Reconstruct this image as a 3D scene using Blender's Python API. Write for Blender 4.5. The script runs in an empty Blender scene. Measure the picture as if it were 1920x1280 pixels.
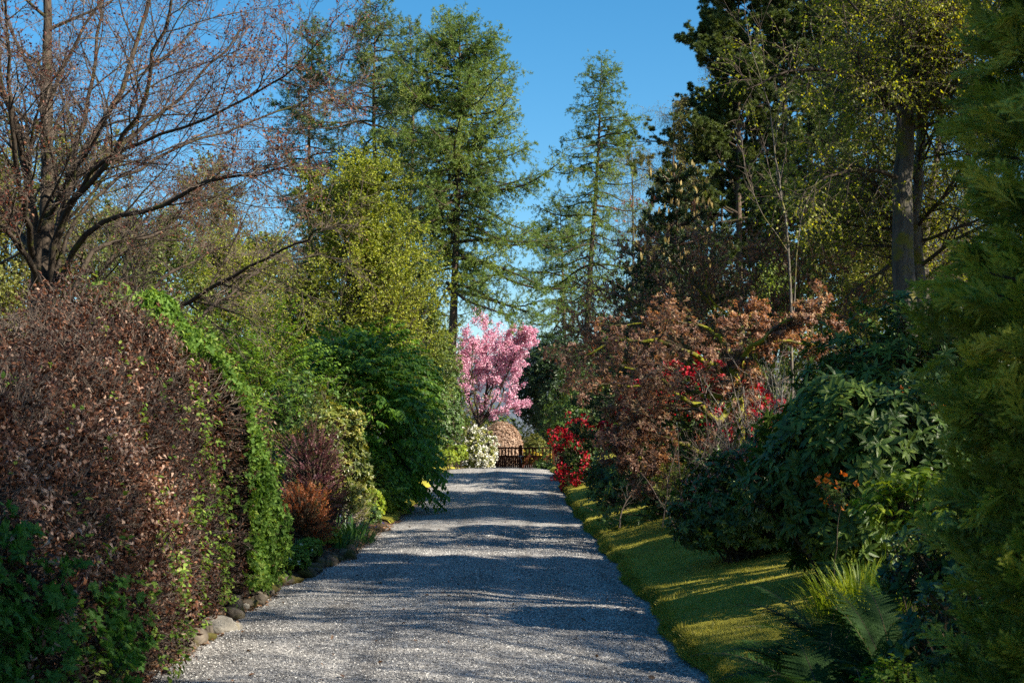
import bpy, math
import numpy as np
R = math.radians
S = bpy.context.scene
COL = S.collection
F, CX, HY, CAMZ = 2667.0, 960.0, 810.0, 1.9

def at(px, py, D):
    """point that stands D metres down the drive in line with a spot of the photograph"""
    return np.array([(px - CX) / F * D, D, CAMZ - (py - HY) / F * D])

def rng_(seed):
    return np.random.default_rng(seed)

# ------------------------------------------------------------------ objects
def tag(o, label=None, cat=None, group=None, kind=None):
    if label: o['label'] = label
    if cat: o['category'] = cat
    if group: o['group'] = group
    if kind: o['kind'] = kind
    return o

def thing(name, loc, label, cat, group=None):
    o = bpy.data.objects.new(name, None)
    o.empty_display_size = 0.3
    COL.objects.link(o)
    o.location = [float(c) for c in loc]
    return tag(o, label, cat, group)

def copy_tree(o, loc, rz, label, scale=1.0):
    c = o.copy(); COL.objects.link(c)
    c.location = [float(v) for v in loc]; c.rotation_euler = (0, 0, rz); c.scale = (scale,) * 3
    c['label'] = label
    for ch in list(o.children):
        k = ch.copy(); COL.objects.link(k); k.parent = c
        for g in list(ch.children):
            q = g.copy(); COL.objects.link(q); q.parent = k
    return c

class MB:
    """collects arrays of vertices and faces, then links them as one mesh object"""
    def __init__(self):
        self.v, self.r, self.f, self.n = [], [], {3: [], 4: []}, 0
    def add(self, v, faces, rnd=None):
        v = np.asarray(v, dtype=np.float64).reshape(-1, 3)
        self.v.append(v)
        if rnd is None: rnd = np.full(len(v), 0.5)
        self.r.append(np.broadcast_to(np.asarray(rnd, dtype=np.float64), (len(v),)))
        for f in faces:
            f = np.asarray(f, dtype=np.int64)
            if f.size: self.f[f.shape[1]].append(f + self.n)
        self.n += len(v)
        return self
    def build(self, name, mat, parent=None, smooth=False):
        v = np.concatenate(self.v); r = np.concatenate(self.r)
        if parent is not None:
            v = v - np.array(parent.location)
        f3 = np.concatenate(self.f[3]) if self.f[3] else np.zeros((0, 3), int)
        f4 = np.concatenate(self.f[4]) if self.f[4] else np.zeros((0, 4), int)
        me = bpy.data.meshes.new(name)
        me.vertices.add(len(v))
        me.vertices.foreach_set('co', v.astype(np.float32).ravel())
        nl = f3.size + f4.size
        me.loops.add(nl)
        me.loops.foreach_set('vertex_index', np.concatenate([f3.ravel(), f4.ravel()]).astype(np.int32))
        np_ = len(f3) + len(f4)
        me.polygons.add(np_)
        ls = np.concatenate([np.arange(len(f3)) * 3, f3.size + np.arange(len(f4)) * 4]).astype(np.int32)
        me.polygons.foreach_set('loop_start', ls)
        me.polygons.foreach_set('use_smooth', np.full(np_, smooth))
        at_ = me.attributes.new('rnd', 'FLOAT', 'POINT')
        at_.data.foreach_set('value', r.astype(np.float32))
        me.update(calc_edges=True)
        me.materials.append(mat)
        o = bpy.data.objects.new(name, me)
        COL.objects.link(o)
        if parent is not None: o.parent = parent
        return o

def nrm(a):
    return a / np.maximum(np.linalg.norm(a, axis=-1, keepdims=True), 1e-9)

# ------------------------------------------------------------------ leaf shapes: x across, y along, z normal
def T_diamond(w=.25, fold=.06, droop=-.08):
    return np.array([[0, 0, 0], [w, .45, fold], [0, 1, droop], [-w, .45, fold]]), [np.array([[0, 1, 2], [0, 2, 3]])]
def T_strip(w=.1, curl=.25, fold=.0):
    v = np.array([[0, 0, 0], [w, .33, curl * .25], [-w, .33, curl * .25 + fold], [w * .85, .7, 0], [-w * .85, .7, fold], [0, 1, -curl]])
    return v, [np.array([[0, 1, 2], [3, 5, 4]]), np.array([[1, 3, 4, 2]])]
def T_leaf(w=.18, fold=.05, droop=.15, n=3):
    """elliptic leaf with a midrib fold, n rows"""
    ts = np.linspace(0, 1, n + 2)[1:-1]
    v = [[0, 0, 0]]
    for t in ts:
        ww = w * math.sin(math.pi * t ** .9) ** .8; z = -droop * t * t
        v += [[-ww, t, z + fold * ww / w], [0, t, z], [ww, t, z + fold * ww / w]]
    v.append([0, 1, -droop])
    k = len(v) - 1
    f3 = [[0, 2, 1], [0, 3, 2]]; f4 = []
    for i in range(n - 1):
        a = 1 + 3 * i
        f4 += [[a, a + 1, a + 4, a + 3], [a + 1, a + 2, a + 5, a + 4]]
    a = 1 + 3 * (n - 1)
    f3 += [[a, a + 1, k], [a + 1, a + 2, k]]
    return np.array(v), [np.array(f3)] + ([np.array(f4)] if f4 else [])
def T_lobed(lobes=5, w=.5):
    """palmate leaf as a fan of pointed lobes"""
    v = [[0, .0, 0]]; n = lobes
    angs = np.linspace(-R(115), R(115), n)
    for i, a in enumerate(angs):
        L = 1 - .42 * abs(a) / R(115)
        v.append([math.sin(a) * L * w * 1.3, .35 + math.cos(a) * L * .65, -.1 * abs(math.sin(a)) - .04])
        if i < n - 1:
            b = (a + angs[i + 1]) / 2
            v.append([math.sin(b) * .5 * w * 1.3, .35 + math.cos(b) * .33, .03])
    f = [[0, i + 1, i] for i in range(1, len(v) - 1)]
    return np.array(v, float), [np.array(f)]

def leaves(mb, P, D, U, size, T, rnd, wid=None):
    """copies of a leaf shape: base P, along D, facing about U"""
    tv, tf = T
    P = np.asarray(P); N = len(P)
    if N == 0: return mb
    D = nrm(D); X = nrm(np.cross(D, U)); Z = np.cross(X, D)
    size = np.broadcast_to(np.asarray(size, float), (N,))
    wd = size if wid is None else size * wid
    V = P[:, None] + (tv[None, :, 0, None] * wd[:, None, None]) * X[:, None] + (tv[None, :, 1, None] * size[:, None, None]) * D[:, None] \
        + (tv[None, :, 2, None] * size[:, None, None]) * Z[:, None]
    k = len(tv); off = (np.arange(N) * k)
    faces = [(f[None] + off[:, None, None]).reshape(-1, f.shape[1]) for f in tf]
    mb.add(V.reshape(-1, 3), faces, np.repeat(np.broadcast_to(rnd, (N,)), k))
    return mb

# ------------------------------------------------------------------ branches
def tubes(mb, P, Rr, sides=4, rnd=None):
    """P (N,k,3) centre lines, Rr (N,k) radii"""
    P = np.asarray(P, float); Rr = np.asarray(Rr, float)
    if P.ndim == 2: P = P[None]; Rr = Rr[None]
    N, k, _ = P.shape
    if N == 0: return mb
    Tn = np.empty_like(P)
    Tn[:, 1:-1] = P[:, 2:] - P[:, :-2]; Tn[:, 0] = P[:, 1] - P[:, 0]; Tn[:, -1] = P[:, -1] - P[:, -2]
    Tn = nrm(Tn)
    main = nrm(P[:, -1] - P[:, 0])
    ref = np.where(np.abs(main[:, 2:3]) < .8, np.array([[0, 0, 1.]]), np.array([[1., 0, 0]]))
    A = nrm(np.cross(Tn, np.broadcast_to(ref[:, None], Tn.shape))); B = np.cross(Tn, A)
    th = np.arange(sides) / sides * 2 * math.pi
    V = P[:, :, None] + Rr[:, :, None, None] * (np.cos(th)[None, None, :, None] * A[:, :, None] + np.sin(th)[None, None, :, None] * B[:, :, None])
    i = np.arange(k - 1)[:, None]; j = np.arange(sides)[None]; j2 = (j + 1) % sides
    q = np.stack([i * sides + j, i * sides + j2, (i + 1) * sides + j2, (i + 1) * sides + j], -1).reshape(-1, 4)
    off = np.arange(N) * k * sides
    r = .5 if rnd is None else np.repeat(np.broadcast_to(rnd, (N,)), k * sides)
    mb.add(V.reshape(-1, 3), [(q[None] + off[:, None, None]).reshape(-1, 4)], r)
    return mb

def spline(pts, k=16):
    """smooth curve through a few points"""
    p = np.asarray(pts, float); n = len(p)
    if n == 2: return p[0] + (p[1] - p[0]) * np.linspace(0, 1, k)[:, None]
    e = np.vstack([2 * p[0] - p[1], p, 2 * p[-1] - p[-2]])
    u = np.linspace(0, n - 1 - 1e-6, k); i = u.astype(int); t = (u - i)[:, None]
    a, b, c, d = e[i], e[i + 1], e[i + 2], e[i + 3]
    return .5 * (2 * b + (c - a) * t + (2 * a - 5 * b + 4 * c - d) * t ** 2 + (3 * b - a - 3 * c + d) * t ** 3)

def limb(pts, r0, r1, k=16, rng=None, wob=0):
    p = spline(pts, k)
    if rng is not None and wob:
        n = rng.normal(0, wob, (k, 3)); n[0] = 0
        p = p + n
    return p, r0 + (r1 - r0) * np.linspace(0, 1, k) ** .8

def sample(P, Rr, idx, t):
    k = P.shape[1]; f = np.clip(t, 0, .9999) * (k - 1); i = f.astype(int); w = (f - i)[:, None]
    a, b = P[idx, i], P[idx, i + 1]
    return a + (b - a) * w, nrm(b - a), Rr[idx, i] * (1 - w[:, 0]) + Rr[idx, i + 1] * w[:, 0]

def plen(P):
    return np.linalg.norm(np.diff(P, axis=1), axis=2).sum(1)

def sprout(rng, P, Rr, n, t0=.2, t1=1., length=None, ratio=.5, lvar=.35, ltaper=.4, ang=45, angsd=10, k=6, wob=.12, up=.03,
           flat=1., rratio=.55, rmin=.002, rmax=9, tip=.3, permetre=None):
    N = len(P)
    L0 = plen(P)
    if permetre: cnt = np.maximum(rng.poisson(permetre * L0 * (t1 - t0)), 0)
    else: cnt = np.full(N, int(n))
    idx = np.repeat(np.arange(N), cnt); M = len(idx)
    if M == 0: return np.zeros((0, k, 3)), np.zeros((0, k))
    within = np.arange(M) - np.repeat(np.cumsum(cnt) - cnt, cnt)
    t = t0 + (t1 - t0) * (within + rng.random(M)) / np.repeat(np.maximum(cnt, 1), cnt)
    pos, tan, r = sample(P, Rr, idx, t)
    v = rng.normal(0, 1, (M, 3)); v[:, 2] *= flat
    perp = nrm(v - (v * tan).sum(1, keepdims=True) * tan)
    a = np.radians(rng.normal(ang, angsd, M))[:, None]
    d = nrm(np.cos(a) * tan + np.sin(a) * perp)
    base = np.full(M, length) if length else L0[idx] * ratio
    L = base * (1 - ltaper * t) * (1 + lvar * rng.uniform(-1, 1, M))
    out = np.empty((M, k, 3)); out[:, 0] = pos
    for j in range(1, k):
        d = nrm(d + rng.normal(0, wob, (M, 3)) + np.array([0, 0, up]))
        out[:, j] = out[:, j - 1] + d * (L / (k - 1))[:, None]
    rr = np.clip(r * rratio, rmin, rmax)[:, None] * (1 + (tip - 1) * np.linspace(0, 1, k)[None])
    return out, rr

def along(rng, P, Rr, per, t0=.15, t1=1.0):
    """points and directions along every branch"""
    N = len(P); cnt = rng.poisson(per, N) if np.isscalar(per) else rng.poisson(per)
    idx = np.repeat(np.arange(N), cnt)
    t = t0 + (t1 - t0) * rng.random(len(idx))
    p, d, _ = sample(P, Rr, idx, t)
    return p, d

def rdir(rng, n):
    return nrm(rng.normal(0, 1, (n, 3)))

def cat(*ls):
    return np.concatenate([l[0] for l in ls]), np.concatenate([l[1] for l in ls])

def lumps(rng, d, n=7, f=3.):
    """smooth bumpy function of a direction, about -1..1"""
    s = 0
    for _ in range(n):
        a = rng.normal(0, f, 3); s = s + np.cos(d @ a + rng.uniform(0, 6.3))
    return s / math.sqrt(n * .5) * .6

# ------------------------------------------------------------------ materials
def mat_(name):
    m = bpy.data.materials.new(name); m.use_nodes = True
    nt = m.node_tree; nt.nodes.clear()
    return m, nt, nt.nodes, nt.links

def N_(nt, t, **kw):
    n = nt.nodes.new(t)
    for k, v in kw.items():
        if k in n.inputs: n.inputs[k].default_value = v
        else: setattr(n, k, v)
    return n

def ramp(nt, stops):
    r = nt.nodes.new('ShaderNodeValToRGB'); e = r.color_ramp.elements
    e[0].position, e[0].color = stops[0][0], (*stops[0][1], 1)
    e[1].position, e[1].color = stops[-1][0], (*stops[-1][1], 1)
    for p, c in stops[1:-1]:
        x = e.new(p); x.color = (*c, 1)
    return r

def leafmat(name, stops, trans=.3, tint=(1.25, 1.15, .5), rough=.5, spec=.35, clump=.25, scale=1.2):
    """foliage: colour by leaf, a slow drift of hue over the plant, light shining through"""
    m, nt, nd, lk = mat_(name)
    a = N_(nt, 'ShaderNodeAttribute', attribute_name='rnd')
    tc = N_(nt, 'ShaderNodeTexCoord'); no = N_(nt, 'ShaderNodeTexNoise', Scale=scale, Detail=2.)
    lk.new(tc.outputs['Object'], no.inputs['Vector'])
    mr = N_(nt, 'ShaderNodeMapRange'); lk.new(no.outputs['Fac'], mr.inputs['Value'])
    mr.inputs['From Min'].default_value, mr.inputs['From Max'].default_value = .3, .7
    mr.inputs['To Min'].default_value, mr.inputs['To Max'].default_value = -clump, clump
    ad = N_(nt, 'ShaderNodeMath', operation='ADD'); lk.new(a.outputs['Fac'], ad.inputs[0]); lk.new(mr.outputs['Result'], ad.inputs[1])
    rp = ramp(nt, stops); lk.new(ad.outputs[0], rp.inputs['Fac'])
    pb = N_(nt, 'ShaderNodeBsdfPrincipled', Roughness=rough); pb.inputs['Specular IOR Level'].default_value = spec
    lk.new(rp.outputs['Color'], pb.inputs['Base Color'])
    out = N_(nt, 'ShaderNodeOutputMaterial')
    if trans > 0:
        tb = N_(nt, 'ShaderNodeBsdfTranslucent')
        mx = N_(nt, 'ShaderNodeMix', data_type='RGBA', blend_type='MULTIPLY'); mx.inputs['Factor'].default_value = 1
        lk.new(rp.outputs['Color'], mx.inputs['A']); mx.inputs['B'].default_value = (*[t * 1.3 for t in tint], 1)
        lk.new(mx.outputs['Result'], tb.inputs['Color'])
        ms = N_(nt, 'ShaderNodeMixShader'); ms.inputs['Fac'].default_value = trans
        lk.new(pb.outputs[0], ms.inputs[1]); lk.new(tb.outputs[0], ms.inputs[2]); lk.new(ms.outputs[0], out.inputs['Surface'])
    else:
        lk.new(pb.outputs[0], out.inputs['Surface'])
    return m

def barkmat(name, c1, c2, scale=14., moss=0., mossc=(.10, .11, .012), bump=.5, stretch=.25):
    m, nt, nd, lk = mat_(name)
    tc = N_(nt, 'ShaderNodeTexCoord'); mp = N_(nt, 'ShaderNodeMapping'); mp.inputs['Scale'].default_value = (1, 1, stretch)
    lk.new(tc.outputs['Object'], mp.inputs['Vector'])
    n1 = N_(nt, 'ShaderNodeTexNoise', Scale=scale, Detail=6., Roughness=.7); lk.new(mp.outputs[0], n1.inputs['Vector'])
    vo = N_(nt, 'ShaderNodeTexVoronoi', Scale=scale * 1.6, feature='DISTANCE_TO_EDGE'); lk.new(mp.outputs[0], vo.inputs['Vector'])
    rp = ramp(nt, [(.3, c1), (.7, c2)]); lk.new(n1.outputs['Fac'], rp.inputs['Fac'])
    col = rp.outputs['Color']
    if moss:
        n2 = N_(nt, 'ShaderNodeTexNoise', Scale=3.5, Detail=4.); lk.new(tc.outputs['Object'], n2.inputs['Vector'])
        r2 = ramp(nt, [(.62 - moss * .3, (0, 0, 0)), (.74 - moss * .3, (1, 1, 1))]); lk.new(n2.outputs['Fac'], r2.inputs['Fac'])
        mx = N_(nt, 'ShaderNodeMix', data_type='RGBA'); lk.new(r2.outputs['Color'], mx.inputs['Factor'])
        lk.new(col, mx.inputs['A']); mx.inputs['B'].default_value = (*mossc, 1); col = mx.outputs['Result']
    pb = N_(nt, 'ShaderNodeBsdfPrincipled', Roughness=.85); lk.new(col, pb.inputs['Base Color'])
    pb.inputs['Specular IOR Level'].default_value = .2
    mu = N_(nt, 'ShaderNodeMath', operation='MULTIPLY'); lk.new(n1.outputs['Fac'], mu.inputs[0]); lk.new(vo.outputs['Distance'], mu.inputs[1])
    bp = N_(nt, 'ShaderNodeBump', Strength=bump, Distance=.05); lk.new(mu.outputs[0], bp.inputs['Height']); lk.new(bp.outputs[0], pb.inputs['Normal'])
    out = N_(nt, 'ShaderNodeOutputMaterial'); lk.new(pb.outputs[0], out.inputs['Surface'])
    return m

def noisemat(name, stops, scale, detail=6., bump=.3, bdist=.02, bscale=None, rough=.9, spec=.2, fine=None):
    """ground-like material: noise colour, an optional fine speckle, bump"""
    m, nt, nd, lk = mat_(name)
    tc = N_(nt, 'ShaderNodeTexCoord')
    n1 = N_(nt, 'ShaderNodeTexNoise', Scale=scale, Detail=detail, Roughness=.65); lk.new(tc.outputs['Object'], n1.inputs['Vector'])
    rp = ramp(nt, stops); lk.new(n1.outputs['Fac'], rp.inputs['Fac']); col = rp.outputs['Color']
    n2 = N_(nt, 'ShaderNodeTexNoise', Scale=bscale or scale * 8, Detail=4., Roughness=.7); lk.new(tc.outputs['Object'], n2.inputs['Vector'])
    if fine:
        r2 = ramp(nt, fine); lk.new(n2.outputs['Fac'], r2.inputs['Fac'])
        mx = N_(nt, 'ShaderNodeMix', data_type='RGBA', blend_type='MULTIPLY'); mx.inputs['Factor'].default_value = 1
        lk.new(col, mx.inputs['A']); lk.new(r2.outputs['Color'], mx.inputs['B']); col = mx.outputs['Result']
    pb = N_(nt, 'ShaderNodeBsdfPrincipled', Roughness=rough); pb.inputs['Specular IOR Level'].default_value = spec
    lk.new(col, pb.inputs['Base Color'])
    bp = N_(nt, 'ShaderNodeBump', Strength=bump, Distance=bdist); lk.new(n2.outputs['Fac'], bp.inputs['Height']); lk.new(bp.outputs[0], pb.inputs['Normal'])
    out = N_(nt, 'ShaderNodeOutputMaterial'); lk.new(pb.outputs[0], out.inputs['Surface'])
    return m

# ------------------------------------------------------------------ shrubs
UP = np.array([0, 0, 1.])
def shoots(rng, n, ctr, rad, inner=.45, lump=.25, lf=2.5, zmin=-.4, power=.45, gap=.0):
    """shoot tips through a bumpy mound, thickest near its surface; (points, outward)"""
    d = rdir(rng, int(n * 2.2)); d = d[d[:, 2] > zmin][:n]
    L = lumps(rng, d, 7, lf)
    rr = (inner + (1 - inner) * rng.random(len(d)) ** power) * (1 + lump * L)
    if gap:
        k = lumps(rng, d * 1.0, 6, 5.) > -1 + gap * 2 * rng.random(len(d)); d, rr = d[k], rr[k]
    p = np.asarray(ctr) + d * rr[:, None] * np.asarray(rad)
    out = nrm(d / np.asarray(rad))
    return p, out

def whorls(rng, mb, p, ax, m, size, T, ang=62, angsd=16, lvar=.25, droop=0., rnd=None, spread=.03):
    N = len(p); idx = np.repeat(np.arange(N), m)
    a = ax[idx]; v = rdir(rng, N)[idx]
    e1 = nrm(np.cross(a, v)); e2 = np.cross(a, e1)
    az = np.tile(np.arange(m) / m * 2 * math.pi, N) + rng.normal(0, .25, N * m)
    pl = np.radians(rng.normal(ang, angsd, N * m))[:, None]
    rad = np.cos(az)[:, None] * e1 + np.sin(az)[:, None] * e2
    D = nrm(np.cos(pl) * a + np.sin(pl) * rad - droop * UP)
    r = (rng.random(N)[idx] * .5 + rng.random(N * m) * .5) if rnd is None else np.repeat(rnd, m)
    return leaves(mb, p[idx] - a * (rng.random(N * m) * spread)[:, None], D, a + .15 * rdir(rng, N * m), size * (1 + lvar * rng.uniform(-1, 1, N * m)), T, r)

def sprays(rng, mb, p, d, m, tl, size, T, side=.9, droop=.15, flat=.6, rnd=None, lvar=.3):
    """leaves set along both sides of short twigs"""
    N = len(p); idx = np.repeat(np.arange(N), m)
    t = np.tile((np.arange(m) + .5) / m, N) * tl * np.repeat(rng.uniform(.7, 1.3, N), m)
    dd = nrm(d)[idx]; n = nrm(flat * UP + (1 - flat) * rdir(rng, N))[idx]
    x = nrm(np.cross(dd, n)) * np.tile(np.where(np.arange(m) % 2 == 0, 1, -1), N)[:, None]
    D = nrm(dd * .6 + x * side + .25 * rdir(rng, N * m) - droop * UP)
    r = (rng.random(N)[idx] * .5 + rng.random(N * m) * .5) if rnd is None else np.repeat(rnd, m)
    return leaves(mb, p[idx] + dd * t[:, None] - UP * (droop * t * .5)[:, None], D, n[np.arange(N * m)] + .35 * rdir(rng, N * m),
                  size * (1 + lvar * rng.uniform(-1, 1, N * m)), T, r)

def stems(rng, mb, base, tips, n, r0=.02, r1=.004, spread=.15, k=8, sag=.25, sides=4):
    base = np.asarray(base, float)
    j = rng.choice(len(tips), min(n, len(tips)), replace=False); t = tips[j]; N = len(t)
    b = base + np.stack([rng.normal(0, spread, N), rng.normal(0, spread, N), np.full(N, -.05)], -1)
    mid = b + (t - b) * .5 + np.stack([-(t - b)[:, 0] * sag, -(t - b)[:, 1] * sag, (t - b)[:, 2] * sag * .3], -1) + rng.normal(0, .06, (N, 3)) * np.linalg.norm(t - b, axis=1)[:, None]
    u = np.linspace(0, 1, k)[None, :, None]
    P = (1 - u) ** 2 * b[:, None] + 2 * u * (1 - u) * mid[:, None] + u ** 2 * t[:, None]
    P[:, 1:-1] += rng.normal(0, .015, (N, k - 2, 3))
    return tubes(mb, P, np.repeat((r0 + (r1 - r0) * np.linspace(0, 1, k))[None], N, 0) * rng.uniform(.7, 1.2, (N, 1)), sides)

def shrub(name, label, cat, base, ctr, rad, n, lm, sm_, T, size, seed, m=8, style='whorl', ang=62, droop=.1, tl=.18, inner=.45, lump=.25, lf=2.5, zmin=-.5,
          upw=.5, nstem=40, r0=.02, group=None, flower=None, floor=None, side=.9, flat=.6, power=.45, gap=0., young=None):
    """a bush: bent stems from its base, leafy shoots over a bumpy mound, flowers on some shoots"""
    r = rng_(seed)
    o = thing(name, base, label, cat, group)
    p, out = shoots(r, n, ctr, rad, inner, lump, lf, zmin, power, gap)
    if floor is not None:
        k = p[:, 2] > floor(p[:, 0], p[:, 1]) + .06; p, out = p[k], out[k]
    ax = nrm(out + upw * UP + .35 * rdir(r, len(p)))
    mb = MB()
    if style == 'whorl': whorls(r, mb, p, ax, m, size, T, ang, 16, .25, droop)
    else: sprays(r, mb, p - ax * tl * .5, ax, m, tl, size, T, side, droop, flat)
    mb.build('foliage', lm, o)
    if young:                                    # fresh growth of another colour standing on the outer shoots
        ym, yT, ys_, ymn, frac = young
        rel = np.linalg.norm((p - ctr) / rad, axis=1)
        k = (rel > .8) & (out[:, 2] > .1) & (r.random(len(p)) < frac)
        if k.sum():
            yb = MB(); whorls(r, yb, p[k] + ax[k] * .02, nrm(ax[k] + UP * .6), ymn, ys_, yT, 35, 14, .3, 0.)
            yb.build('young_growth', ym, o)
    sb = MB(); stems(r, sb, base, p, nstem, r0, .004, .12 * rad[0])
    e = p - ax * .22
    sel = r.random(len(p)) < min(1, 900 / max(len(p), 1))
    tubes(sb, np.stack([e[sel], (e[sel] + p[sel]) / 2 + .01 * rdir(r, sel.sum()), p[sel]], 1), np.tile([.006, .005, .003], (sel.sum(), 1)), 3)
    sb.build('stems', sm_, o)
    if flower: flower(r, o, p, ax, out, ctr, rad)
    return o

def trusses(fm, frac, size, npet, pick=None, pr=.07, lift=.04):
    """round heads of open flowers on a share of the shoots"""
    def f(r, o, p, ax, out, ctr, rad):
        rel = np.linalg.norm((p - ctr) / rad, axis=1)
        k = (rel > .78) & (r.random(len(p)) < frac)
        if pick is not None: k &= pick(p)
        q, a = p[k] + ax[k] * lift, ax[k]
        if not len(q): return
        N = len(q); idx = np.repeat(np.arange(N), npet)
        d = nrm(rdir(r, N * npet) + a[idx] * .7)
        D = nrm(d + .8 * rdir(r, N * npet))
        leaves(MB(), q[idx] + d * pr, D, d + .4 * rdir(r, N * npet), size * r.uniform(.7, 1.3, N * npet), T_leaf(.42, .1, .18, 2),
               r.random(N)[idx] * .4 + r.random(N * npet) * .6).build('blossom', fm, o)
    return f
# ================================================================== terrain
def sm(x, a, b):
    t = np.clip((np.asarray(x, float) - a) / (b - a), 0, 1); return t * t * (3 - 2 * t)
def shift(y): return .9 * sm(y, 56, 82)
def edge_l(y): return -2.85 + .35 * sm(y, 17, 22) + shift(y) + .04 * np.sin(np.asarray(y) * 2.1) + .03 * np.sin(np.asarray(y) * 5.3 + 1)
def edge_r(y): return 1.5 + shift(y) + .05 * np.sin(np.asarray(y) * 1.3 + .5) + .03 * np.sin(np.asarray(y) * 4.1)
def road_z(y):
    y = np.asarray(y, float)
    return (.47 * sm(y, 33, 51) - .80 * sm(y, 52, 84)) - .3 * sm(y, 90, 140)
def ground_z(x, y):
    x = np.asarray(x, float); y = np.asarray(y, float)
    z = road_z(y)
    L, Rr = edge_l(y), edge_r(y)
    dr = np.maximum(x - Rr, 0); dl = np.maximum(L - x, 0)
    fade = 1 - sm(y, 55, 85)
    right = (.07 * sm(dr, 0, .06) + .26 * np.minimum(dr, 3.2) * (1 - .1 * np.minimum(dr, 3.2) / 3.2) + .05 * np.clip(dr - 3.2, 0, 30)) * (.3 + .7 * fade)
    left = (.05 * sm(dl, 0, .1) + .09 * np.minimum(dl, 4) + .02 * np.clip(dl - 4, 0, 40)) * (.4 + .6 * fade)
    bump = .025 * np.sin(x * 2.3 + y * .7) * np.sin(y * 1.1 - x) * np.minimum(dr + dl, 1)
    return z + np.where(dr > 0, right, 0) + np.where(dl > 0, left, 0) + bump

def gp(x, y, dz=0.):
    return np.array([x, y, float(ground_z(x, y)) + dz])

def sheet(cols, ys, zf):
    """grid from column functions of y"""
    ys = np.asarray(ys, float)
    X = np.stack([c(ys) for c in cols], 1); Y = np.repeat(ys[:, None], X.shape[1], 1); Z = zf(X, Y)
    n, m = X.shape
    i = np.arange(n - 1)[:, None]; j = np.arange(m - 1)[None]
    q = np.stack([i * m + j, i * m + j + 1, (i + 1) * m + j + 1, (i + 1) * m + j], -1).reshape(-1, 4)
    return np.stack([X, Y, Z], -1).reshape(-1, 3), q

ys = np.concatenate([np.arange(-12, 60, .3), np.arange(60, 150, 1.5), np.array([150, 200, 300, 500, 900, 1600, 3000, 6000, 9000])])
lc = [-6000, -2500, -900, -300, -120, -60, -35, -22, -15, -11, -8, -6, -4.5, -3.4, -2.5, -1.8, -1.2, -.8, -.5, -.3, -.15, -.06, 0]
rc = [0, .03, .06, .15, .3, .5, .8, 1.2, 1.7, 2.3, 3, 3.8, 4.8, 6, 8, 11, 15, 22, 35, 60, 120, 300, 900, 2500, 6000]
cols = [(lambda y, d=d: edge_l(y) + d) for d in lc] + [(lambda y: (edge_l(y) + edge_r(y)) / 2)] + [(lambda y, d=d: edge_r(y) + d) for d in rc]
def zterr(X, Y):
    z = ground_z(X, Y)
    under = (X >= edge_l(Y)) & (X <= edge_r(Y))
    far = sm(Y, 130, 900)
    return np.where(under, z - .06, z) - 14 * far - .012 * np.maximum(np.abs(X) - 40, 0) * (np.abs(X) < 900) - 10 * (np.abs(X) >= 900)
M = {}
M['soil'] = noisemat('garden soil', [(.3, (.035, .024, .016)), (.55, (.07, .05, .03)), (.7, (.06, .075, .02))], 1.3, bump=.8, bdist=.05, bscale=22,
                     fine=[(.35, (.45, .42, .4)), (.65, (1.25, 1.2, 1.15))])
v, q = sheet(cols, ys, zterr)
g = MB().add(v, [q]).build('ground', M['soil'], smooth=True); tag(g, kind='structure')

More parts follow.
